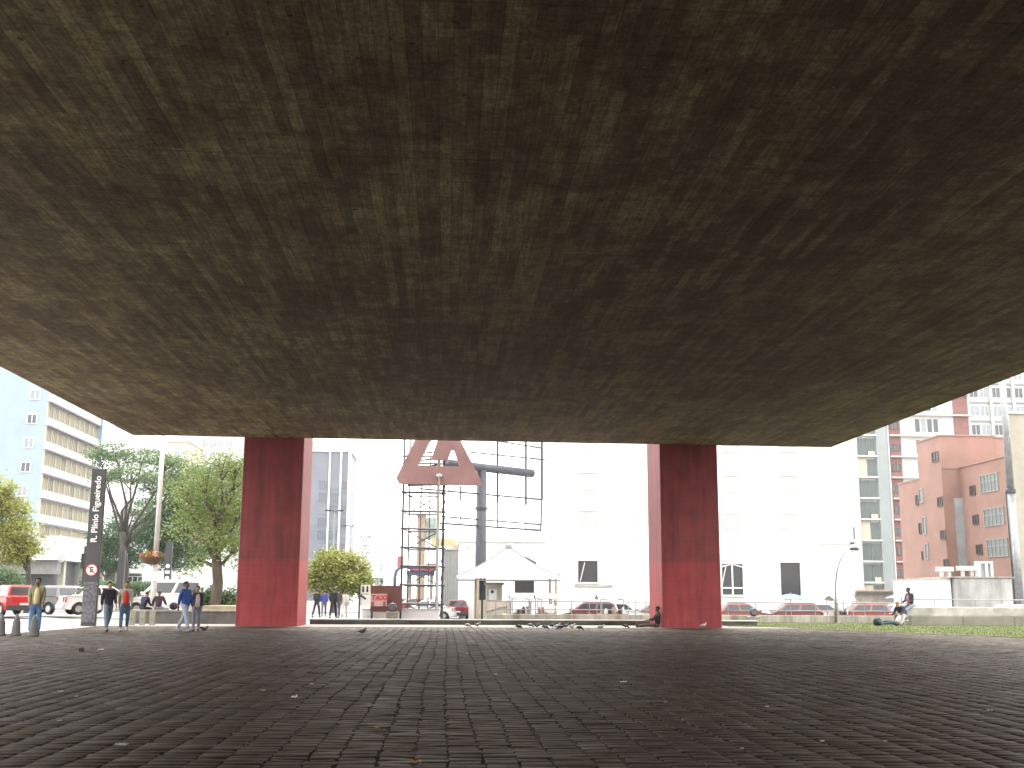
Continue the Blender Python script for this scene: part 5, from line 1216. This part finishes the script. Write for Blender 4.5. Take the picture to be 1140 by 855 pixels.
def person(label, loc, rotz, H=1.72, pel_z=None, lean=0.0, legs=((10, 5), (-12, 12)), arms=((-12, 15), (14, 20)), spread=4, top=(.1, .1, .1), bottom=(.1, .12, .2), shoe=(.05, .05, .05), skn='tan',
           hair=(.02, .015, .012), long_hair=False, jacket=None, head_tilt=0, armspread=3, female=False, group=None, seat=None, bag=None, sleeves=1.0, shorts=False):
    k = H / 1.72; t = thing('person', label, 'person', loc, rotz, group=group)
    V3 = Vector
    def rx(v, deg):   # lean forward (towards -Y)
        return Matrix.Rotation(R(deg), 3, 'X') @ v
    hip0 = V3((0, 0, 0)); W = .165 if female else .185
    # joints relative to the pelvis
    up = lambda y, z: rx(V3((0, y, z)), lean)
    wst, chs, nkb, nek = up(.0, .14), up(.01, .34), up(.015, .49), up(.0, .55)
    hd = lambda y, z: nek + rx(V3((0, y, z)), lean * .6 + head_tilt)
    h1, h2, h3, nose, chin = hd(-.015, .075), hd(-.012, .135), hd(.0, .19), hd(-.118, .09), hd(-.06, .035)
    J = {}
    for i, s in enumerate((-1, 1)):
        a, kn = legs[i]; sp = R(spread) * s
        hp = V3((s * .085, 0, -.03)); d1 = V3((math.sin(sp), -math.sin(R(a)), -math.cos(R(a)))).normalized(); d2 = V3((math.sin(sp) * .3, -math.sin(R(a - kn)), -math.cos(R(a - kn)))).normalized()
        kk = hp + d1 * .43; an = kk + d2 * .42; J['leg%d' % i] = (hp, kk, an, d2)
        a, eb = arms[i]; sh = rx(V3((s * W, .01, .45)), lean); ap_ = R(armspread) * s
        d1 = rx(V3((math.sin(ap_), -math.sin(R(a)), -math.cos(R(a)))), lean * .3).normalized(); d2 = V3((math.sin(ap_) * .3 - s * .05, -math.sin(R(a + eb)), -math.cos(R(a + eb)))).normalized()
        el = sh + d1 * .28; wr_ = el + d2 * .25; J['arm%d' % i] = (sh, el, wr_, d2)
    lowest = min(J['leg0'][2].z, J['leg1'][2].z) - .085
    pz = (-lowest) if pel_z is None else pel_z / k
    o3 = V3((0, 0, pz)); Kk = lambda v: (v + o3) * k
    # body
    pts = [hip0, wst, chs, nkb, nek, h1, h2, h3, nose]; ed = [(0, 1), (1, 2), (2, 3), (3, 4), (4, 5), (5, 6), (6, 7), (5, 8)]
    rad = [.11, (.105, .085), (.13, .09), .06, .05, .078, .084, .05, .014]
    for i in range(2):
        hp, kk, an, d2 = J['leg%d' % i]; n = len(pts); toe = an + V3((0, -.10, -.045)) if abs(d2.z) > .4 else an + V3((0, 0, .1))
        pts += [hp, hp.lerp(kk, .5), kk, kk.lerp(an, .35), an, toe]; rad += [.082, .074, .052, .054, .036, .03]; ed += [(0, n), (n, n + 1), (n + 1, n + 2), (n + 2, n + 3), (n + 3, n + 4), (n + 4, n + 5)]
        sh, el, wr_, d2 = J['arm%d' % i]; n = len(pts); s = (-1, 1)[i]
        palm = wr_ + d2 * .075; pts += [sh, el, wr_, palm]; rad += [.048, .038, .026, (.034, .02)]; ed += [(2, n), (n, n + 1), (n + 1, n + 2), (n + 2, n + 3)]
        for q in range(4):
            off = V3((0, -.03 + q * .02, 0)); ln = (.055, .066, .06, .045)[q]; m_ = len(pts)
            p1 = palm + off + d2 * .03; p2 = p1 + d2 * ln * .55 + V3((-s * .006, 0, 0)); p3 = p2 + (d2 + V3((-s * .5, 0, 0))).normalized() * ln * .5
            pts += [p1, p2, p3]; rad += [.0095, .009, .007]; ed += [(n + 3, m_), (m_, m_ + 1), (m_ + 1, m_ + 2)]
        m_ = len(pts); p1 = wr_ + d2 * .03 + V3((0, -.035, 0)); pts += [p1, p1 + d2 * .035 + V3((-s * .01, -.012, 0))]; rad += [.011, .009]; ed += [(n + 2, m_), (m_, m_ + 1)]
    skm = paint(SKT[skn], .55, .1)
    skin('body', [Kk(p) for p in pts], ed, [((r[0] * k, r[1] * k) if hasattr(r, '__len__') else r * k) for r in rad], skm, t)
    # top
    pts = [hip0 + V3((0, 0, -.13 if not seat and legs[0][0] < 45 else -.04)), wst, chs, nkb]; rad = [.172, (.15, .125), (.172, .128), .085]; ed = [(0, 1), (1, 2), (2, 3)]
    for i in range(2):
        sh, el, wr_, d2 = J['arm%d' % i]; n = len(pts); e = el.lerp(wr_, .85) if sleeves >= 1 else sh.lerp(el, .75)
        if sleeves >= 1: pts += [sh, el, e]; rad += [.076, .062, .052]; ed += [(2, n), (n, n + 1), (n + 1, n + 2)]
        else: pts += [sh, e]; rad += [.066, .056]; ed += [(2, n), (n, n + 1)]
    tm = paint(jacket or top, .85, .22, scale=6, bump=.3)
    skin('jacket' if jacket else 'shirt', [Kk(p) for p in pts], ed, [((r[0] * k, r[1] * k) if hasattr(r, '__len__') else r * k) for r in rad], tm, t)
    if jacket:   # shirt front showing in the open jacket
        f0, f1, f2 = up(-.118, -.06), up(-.105, .32), up(-.06, .46)
        skin('shirt', [Kk(p) for p in (f0, f0.lerp(f1, .5) + V3((0, -.012, 0)), f1, f2)], [(0, 1), (1, 2), (2, 3)], [.092 * k, .094 * k, .09 * k, .05 * k], paint(top, .85, .15, scale=6), t)
    # trousers
    pts = [hip0 + V3((0, 0, .08)), hip0 + V3((0, 0, -.03))]; rad = [.145, .14]; ed = [(0, 1)]
    for i in range(2):
        hp, kk, an, d2 = J['leg%d' % i]; n = len(pts); e = kk.lerp(an, .93)
        if shorts: pts += [hp + V3((0, 0, -.03)), hp.lerp(kk, .5), kk.lerp(hp, .08)]; rad += [.10, .092, .085]; ed += [(1, n), (n, n + 1), (n + 1, n + 2)]
        else: pts += [hp + V3((0, 0, -.03)), hp.lerp(kk, .5), kk, kk.lerp(an, .5), e]; rad += [.10, .09, .073, .066, .062]; ed += [(1, n), (n, n + 1), (n + 1, n + 2), (n + 2, n + 3), (n + 3, n + 4)]
    skin('trousers', [Kk(p) for p in pts], ed, [r * k for r in rad], paint(bottom, .85, .25, scale=5, bump=.3), t)
    for i in range(2):
        hp, kk, an, d2 = J['leg%d' % i]; c = Kk(an); tilt = math.atan2(-d2.y, -d2.z)
        M = Matrix.Translation(c) @ Matrix.Rotation(-tilt * .75 if abs(d2.z) > .4 else R(-70), 4, 'X')
        mb = MB(); mb.ell((0, 0, 0), (1, 1, 1), 10, 7); mb.v = [tuple(M @ V3((a * .046 * k, b * .135 * k - .055 * k, max(c_, -.72) * .05 * k * (1.25 if b > 0 else .85) - .045 * k))) for a, b, c_ in mb.v]
        mb.build('shoe', paint(shoe, .6), t, smooth=True)
    # hair cap, ears, eyes
    Mh = Matrix.Rotation(R(lean * .6 + head_tilt), 3, 'X'); ctr = Kk(hd(.012, .135))
    mb = MB(); mb.ell((0, 0, 0), (1, 1, 1), 14, 9)
    vv = []
    for a, b, c_ in mb.v:
        p = V3((a * .092, b * .108 + .01, c_ * .105))
        lim = .02 if b < -.2 else (-.12 if long_hair else -.055)
        if long_hair and b > .1 and c_ < 0: p.z = c_ * .26
        else: p.z = max(p.z, lim)
        if b < -.35 and c_ < .35: p.y *= .55; p.z = max(p.z, .045)
        vv.append(tuple(Mh @ (p * k) + ctr))
    mb.v = vv; mb.build('hair', paint(hair, .8), t, smooth=True)
    for s in (-1, 1):
        mb = MB(); mb.ell(Kk(hd(.0, .095) + V3((s * .086, 0, 0))), (.012 * k, .02 * k, .032 * k), 8, 6); mb.build('ear', skm, t, smooth=True)
        mb = MB(); mb.ell(Kk(hd(-.088, .115) + V3((s * .032, 0, 0))), (.013 * k, .008 * k, .009 * k), 8, 6); mb.build('eye', paint((.03, .025, .02), .3), t, smooth=True)
    return t
def stand(label, px, py_feet, rot, Y, **k):
    x = X(px, Y); return person(label, (x, Y, k.pop('z', gz(x, Y))), R(rot), **k)
# walkers on the plaza edge; rot 0 faces the camera, 180 walks away, 90 faces right
stand('man in an olive jacket and jeans standing behind the pointed bollards', 41, 704, 20, 36.6, H=1.74, legs=((2, 3), (-3, 3)), arms=((0, 25), (4, 30)), jacket=(.24, .23, .13), top=(.5, .42, .24), bottom=(.10, .20, .38), skn='dark', z=.0)
stand('man in a black sweater and grey jeans striding right of the street name totem', 121.5, 701, 35, 40.2, H=1.72, legs=((24, 6), (-24, 14)), arms=((-16, 14), (14, 24)), top=(.012, .011, .02), bottom=(.13, .18, .22), skn='tan')
stand('man in an open beige jacket over a red shirt walking in blue jeans', 140, 701, 20, 40.6, H=1.70, legs=((14, 4), (-16, 10)), arms=((-14, 12), (12, 20)), jacket=(.42, .38, .29), top=(.50, .03, .025), bottom=(.07, .15, .24), shoe=(.5, .5, .5), skn='tan')
stand('man in a bright blue shirt and pale jeans walking beside the bench wall', 207, 702, 60, 40.5, H=1.74, legs=((22, 4), (-22, 12)), arms=((-18, 10), (10, 30)), top=(.02, .07, .27), bottom=(.34, .38, .46), skn='dark', shoe=(.2, .24, .3))
stand('woman in a dark cardigan over a pale pink top walking in grey jeans', 220, 702, 20, 41.0, H=1.56, legs=((12, 4), (-14, 10)), arms=((-8, 15), (8, 20)), jacket=(.05, .03, .045), top=(.55, .44, .48), bottom=(.22, .22, .29), skn='tan', female=True)
# sitting on the bench wall with their backs to the road
def sit(label, px, Y, z, rot, **k):
    x = X(px, Y); return person(label, (x, Y, z), R(rot), pel_z=.12, **k)
sit('hunched person in a dark navy coat sitting on the bench wall', 159.5, 51.6, .60, 150, H=1.6, legs=((80, 80), (74, 78)), arms=((20, 45), (24, 50)), lean=22, head_tilt=12, top=(.018, .02, .045), bottom=(.03, .03, .04), hair=(.10, .03, .025), spread=10)
sit('person in a dark plum shirt sitting on the bench wall, right of two', 177, 51.6, .60, 185, H=1.62, legs=((82, 80), (76, 80)), arms=((15, 60), (15, 50)), lean=10, top=(.05, .025, .04), bottom=(.2, .22, .22), skn='dark', hair=(.08, .05, .04), spread=16, armspread=22)
# seated against the right pillar, legs stretched along the kerb
x = PX2[1][0] - .18
person('person in black sitting with back against the right red pillar', (x, 47.9, 0.0), R(-90), H=1.66, pel_z=.13, legs=((96, 22), (90, 6)), arms=((38, 42), (40, 30)), lean=-4, head_tilt=18, top=(.02, .016, .018), bottom=(.07, .035, .03), shoe=(.03, .025, .025), skn='dark', spread=6)
# group on the right beside the bench wall
person('man in dark jacket and light jeans sitting on the tiered bench wall', (X(1015, 53.1), 53.25, .86), R(-72), H=1.78, pel_z=.12, legs=((74, 66), (60, 56)), arms=((18, 50), (14, 55)), lean=8, head_tilt=14, jacket=(.03, .035, .045), top=(.35, .2, .24), bottom=(.22, .28, .36), skn='dark', shoe=(.5, .5, .5), spread=8)
person('person in a dark plaid coat bent forward on the grass beside the wall', (X(1003, 52.6), 52.4, .0), R(-55), H=1.85, pel_z=.45, legs=((108, 118), (98, 112)), arms=((45, 40), (40, 45)), lean=38, head_tilt=25, top=(.03, .028, .055), bottom=(.36, .33, .25), skn='fair', shoe=(.30, .27, .22), spread=12, hair=(.32, .17, .13))
person('person in a white shirt half lying on the grass left of the group', (X(993, 52.4), 52.0, .0), R(-80), H=1.66, pel_z=.17, legs=((100, 14), (92, 6)), arms=((-30, 10), (10, 30)), lean=-42, top=(.62, .64, .62), bottom=(.03, .06, .075), skn='tan', shoe=(.05, .08, .1), hair=(.05, .03, .03))
# rucksack
# pedestrians under the yellow tree
for i, (px, Y, rot, H_, tp, bt_, lb) in enumerate(((353, 70, 160, 1.7, (.02, .02, .025), (.03, .03, .035), 'pedestrian in black nearest the left pillar under the yellow green tree'), (361, 74, 190, 1.66, (.05, .06, .28), (.10, .10, .12), 'pedestrian in a blue top under the yellow green tree'),
    (371.5, 66, 175, 1.76, (.02, .02, .022), (.02, .02, .022), 'tall pedestrian all in black in the middle under the yellow green tree'), (376.5, 68, 200, 1.7, (.06, .06, .055), (.12, .13, .15), 'pedestrian in dark green walking beside the tall one in black'), (384, 72, 180, 1.62, (.5, .48, .42), (.45, .44, .4), 'pedestrian in pale clothes rightmost under the yellow green tree'))):
    x = X(px, Y); person(lb, (x, Y, gz(x, Y) - .04 + .002), R(rot), H=H_, legs=((14, 4), (-16, 12)), arms=((-12, 12), (12, 18)), top=tp, bottom=bt_, skn='tan', group='pedestrians under the yellow green tree')

# bags beside the group
def bag(label, x, y, z, c, s=.3):
    t = thing('rucksack', label, 'bag', (x, y, z)); mb = MB(); mb.ell((0, 0, s * .62), (s * .75, s * .5, s * .65), 12, 8); mb.v = [(a, b, max(c_, 0)) for a, b, c_ in mb.v]; mb.build('bag_body', paint(c, .8, .3, scale=6, bump=.4), t, smooth=True)
    mb = MB(); mb.tube([(-.08, -s * .4, s * .3), (-.09, -s * .56, s * .75), (-.05, -s * .35, s * 1.15)], .018, 6); mb.tube([(.08, -s * .4, s * .3), (.09, -s * .56, s * .75), (.05, -s * .35, s * 1.15)], .018, 6); mb.build('straps', M_darks, t)
bag('dark teal rucksack lying on the grass beside the seated group', X(975.5, 52.2), 52.2, 0, (.02, .035, .045), .30)
bag('dark bag lying on the bench wall left of the walker in blue', X(194, 51.5), 51.5, .60, (.03, .012, .03), .26)

# ------------------------------------------------------------------ pigeons
def pigeon(label, px, Y, rot, c=(.10, .11, .13), wing=(.16, .17, .19), fly=False, peck=False, z=None):
    x = X(px, Y); t = thing('pigeon', label, 'bird', (x, Y, (gz(x, Y) + .008) if z is None else z), R(rot), group='pigeons on the plaza')
    pts = [(0, .02, .12), (0, -.06, .14), (0, -.10, .18), (0, -.115, .215)] if not peck else [(0, .02, .12), (0, -.06, .11), (0, -.11, .075), (0, -.135, .04)]
    pts = [(0, .10, .105)] + pts; mb = MB(); mb.tube(pts, [.022, .062, .056, .032, .024], 10)
    hx = Vector(pts[-1]); mb.ell(hx, (.026, .034, .027), 10, 7); mb.build('body', paint(c, .6, .3, scale=20), t, smooth=True)
    mb = MB(); mb.tube([hx + Vector((0, -.025, 0)), hx + Vector((0, -.06, -.012))], [.009, .002], 6); mb.build('beak', M_darks, t)
    mb = MB(); mb.prism([(-.03, .095), (.03, .095), (.038, .105), (-.038, .105)], .09, .2); mb.build('tail', paint([q * .6 for q in c], .7), t)
    for s in (-1, 1):
        mb = MB()
        if fly: mb.add([(s * .04, -.05, .15), (s * .28, -.03, .20), (s * .33, .05, .19), (s * .04, .08, .14), (s * .04, -.05, .16), (s * .28, -.03, .21), (s * .33, .05, .20), (s * .04, .08, .15)], [(0, 1, 2, 3), (7, 6, 5, 4), (0, 4, 5, 1), (1, 5, 6, 2), (2, 6, 7, 3), (3, 7, 4, 0)])
        else: mb.ell((s * .052, .03, .125), (.016, .10, .042), 10, 6)
        mb.build('wing', paint(wing, .7, .3, scale=20), t, smooth=True)
        if not fly: mb = MB(); mb.tube([(s * .022, 0, .08), (s * .024, -.01, .0)], .006, 5); mb.box(s * .024 - .015, s * .024 + .015, -.045, .01, -.002, .006); mb.build('leg', paint((.2, .08, .07), .6), t)
W_ = (.6, .6, .58)
for px, Y, rot, c, wg, fl, pk, lb in (
    (229, 38.5, 80, (.05, .05, .055), (.04, .04, .045), True, False, 'dark pigeon with open wings near the feet of the walkers'),
    (404.5, 37, 60, (.04, .04, .045), (.04, .04, .045), False, False, 'black pigeon standing alone in front of the taxi sign'),
    (521, 46, 100, (.5, .5, .48), (.45, .45, .44), False, True, 'pale pigeon pecking left of the flock'), (532, 46.4, 60, (.45, .45, .43), (.2, .2, .2), False, False, 'pale pigeon with grey wings leftmost of the flock'),
    (577.5, 44.5, 80, (.05, .05, .06), (.06, .06, .07), False, True, 'dark pigeon pecking below the billboard grid'), (598, 45.5, 70, (.09, .09, .1), (.12, .12, .13), False, False, 'grey pigeon at the left end of the middle flock'),
    (607, 44, 110, (.07, .07, .08), (.1, .1, .1), False, True, 'dark pigeon pecking second in the middle flock'), (615, 45.8, 90, (.04, .04, .05), (.06, .06, .07), False, False, 'black pigeon beside the white one in the middle flock'),
    (620, 44.6, 60, W_, W_, False, False, 'small white pigeon left of centre in the middle flock'), (624, 43.6, 250, (.03, .03, .04), (.03, .03, .04), False, True, 'black pigeon in front of the small white one'),
    (630, 45.2, 110, (.06, .06, .07), (.08, .08, .09), False, False, 'dark grey pigeon right of the black pecking one'), (636.5, 44.3, 75, W_, W_, False, False, 'bright white pigeon at the right of the middle flock'),
    (645, 43.0, 90, (.03, .03, .035), (.035, .035, .04), False, True, 'black pigeon nearest the camera right of the white one'), (668.5, 43.2, 80, (.55, .53, .48), (.3, .29, .27), False, False, 'cream pigeon with tan wings walking right of the flock'),
    (696, 46.0, 100, (.04, .04, .05), (.05, .05, .06), False, True, 'dark pigeon pecking near the sitting person'), (782, 46.5, 90, (.5, .48, .45), (.42, .4, .38), False, False, 'pale pigeon at the foot of the right red pillar'),
    (590, 46.8, 90, (.2, .2, .2), (.25, .25, .25), False, True, 'mid grey pigeon against the kerb at the flock left end')):
    pigeon(lb, px, Y, rot, c, wg, fl, pk)

# ------------------------------------------------------------------ litter
def ray_ground(px, py):
    d = at(px, py, 1.0) - Vector((0, 0, EYE)); t = EYE / -d.z; return Vector((0, 0, EYE)) + d * t
def litter(px, py, s, label, m, kind='paper_scrap', cat='litter'):
    p = ray_ground(px, py); r5 = random.Random(int(px * 7 + py)); mb = MB(); n = 5
    vs = [((i / n - .5) * s * 1.3 + r5.uniform(-.2, .2) * s / n, (j / n - .5) * s + r5.uniform(-.2, .2) * s / n, .012 + abs(r5.gauss(0, 1)) * s * .13) for j in range(n + 1) for i in range(n + 1)]
    mb.add(vs, [(j * (n + 1) + i, j * (n + 1) + i + 1, (j + 1) * (n + 1) + i + 1, (j + 1) * (n + 1) + i) for j in range(n) for i in range(n)])
    o = mb.build(kind, m); sd_ = o.modifiers.new('s', 'SOLIDIFY'); sd_.thickness = .004
    o.location = (p.x, p.y, .004); o.rotation_euler = (0, 0, r5.uniform(0, 3)); tag(o, label, cat, 'scraps of litter on the paving')
M_pap = mat('paper', (.66, .65, .64), .8, .2, 10); M_pap2 = mat('paper_grey', (.36, .35, .34), .8, .3, 10); M_leafy = mat('dry_leaf', (.28, .19, .05), .8, .3, 10)
LIT = [(327.5, 777.5, .07, 'crumpled white paper scrap brightest on the left half of the paving'), (293, 770.5, .06, 'thin pale scrap left of the brightest crumpled paper'), (135, 831.5, .07, 'flat pale scrap lowest on the left paving'), (694, 760.5, .07, 'pale crumpled scrap right of the paving centre'),
       (551, 752, .06, 'faint pale scrap just above the paving centre'), (347, 762.5, .035, 'tiny white speck of paper above the brightest scrap'), (312, 717.5, .08, 'small pale scrap near the foot of the left red pillar'), (854, 788, .03, 'tiny bright speck on the right paving'), (915.5, 827.5, .025, 'tiny bright speck lowest on the right paving'),
       (826, 835, .02, 'tiny speck below and left of the lowest bright speck'), (1102, 793, .06, 'thin pale sliver near the right picture edge'), (985, 827.5, .03, 'small white sliver lower right'), (67, 771, .05, 'faint pale scrap on the left paving under the bollards'), (85, 776.5, .03, 'small dull speck beside the faint left scrap'), (520, 728.5, .05, 'white speck far out on the centre paving'),
       (436, 732, .05, 'small white speck left of centre far out on the paving'), (66, 804, .03, 'small speck left of the flat pale scrap'), (741, 783.5, .03, 'tiny speck right of centre on the paving'), (112, 724.5, .10, 'pale lump of paper beside the dark cup on the left')]
for i, (px, py, s, lb) in enumerate(LIT): litter(px, py, s, lb, M_pap if i in (0, 3, 5, 7, 8, 18) else M_pap2)
litter(463, 851.5, .06, 'dry yellow brown leaf at the bottom centre edge', M_leafy, 'dry_leaf', 'leaf')
litter(420, 812, .05, 'dull tan leaf on the paving left of the widest joints', M_leafy, 'dry_leaf', 'leaf')
p = ray_ground(87, 726); mb = MB(); mb.lathe([(.035, 0), (.05, .11), (.053, .11), (.053, .105)], (0, 0, 0), 14, axis='X'); mb.v = [(a, b, c + .055) for a, b, c in mb.v]
o = mb.build('paper_cup', paint((.05, .045, .04), .6)); o.location = (p.x, p.y, .004); o.rotation_euler = (0, 0, .5); tag(o, 'dark paper cup lying on its side on the left paving', 'cup')

# ------------------------------------------------------------------ haze (the pale air of the avenue)
mb = MB(); mb.box(-520, 520, -120, 640, -2.2, 75)
hz = mb.build('haze', None, None) if False else None
me = mb.mesh('haze', []); hz = bpy.data.objects.new('haze', me); col.objects.link(hz); tag(hz, kind='stuff'); hz.display_type = 'WIRE'
hm = bpy.data.materials.new('haze_air'); hm.use_nodes = True; hn = hm.node_tree; hn.nodes.remove(hn.nodes['Principled BSDF'])
pv = hn.nodes.new('ShaderNodeVolumePrincipled'); pv.inputs['Color'].default_value = (.95, .97, 1, 1); pv.inputs['Density'].default_value = .0002; pv.inputs['Anisotropy'].default_value = .3
hn.links.new(pv.outputs[0], hn.nodes['Material Output'].inputs['Volume']); me.materials.append(hm)

# ------------------------------------------------------------------ bake skins and lettering into meshes
bpy.context.view_layer.update(); dg = bpy.context.evaluated_depsgraph_get(); dg.update()
for o, m in SKINS:
    me = bpy.data.meshes.new_from_object(o.evaluated_get(dg)); o['_me'] = 1; o.modifiers.clear(); o.data = me; me.materials.clear(); me.materials.append(m)
    me.polygons.foreach_set('use_smooth', [True] * len(me.polygons)); del o['_me']
for o, parent, M, nm in TEXTS:
    me = bpy.data.meshes.new_from_object(o.evaluated_get(dg)); me.transform(M); n = bpy.data.objects.new(nm, me); col.objects.link(n); n.parent = parent; bpy.data.objects.remove(o)
for o in list(sc.objects):
    if '_off' in o: del o['_off']
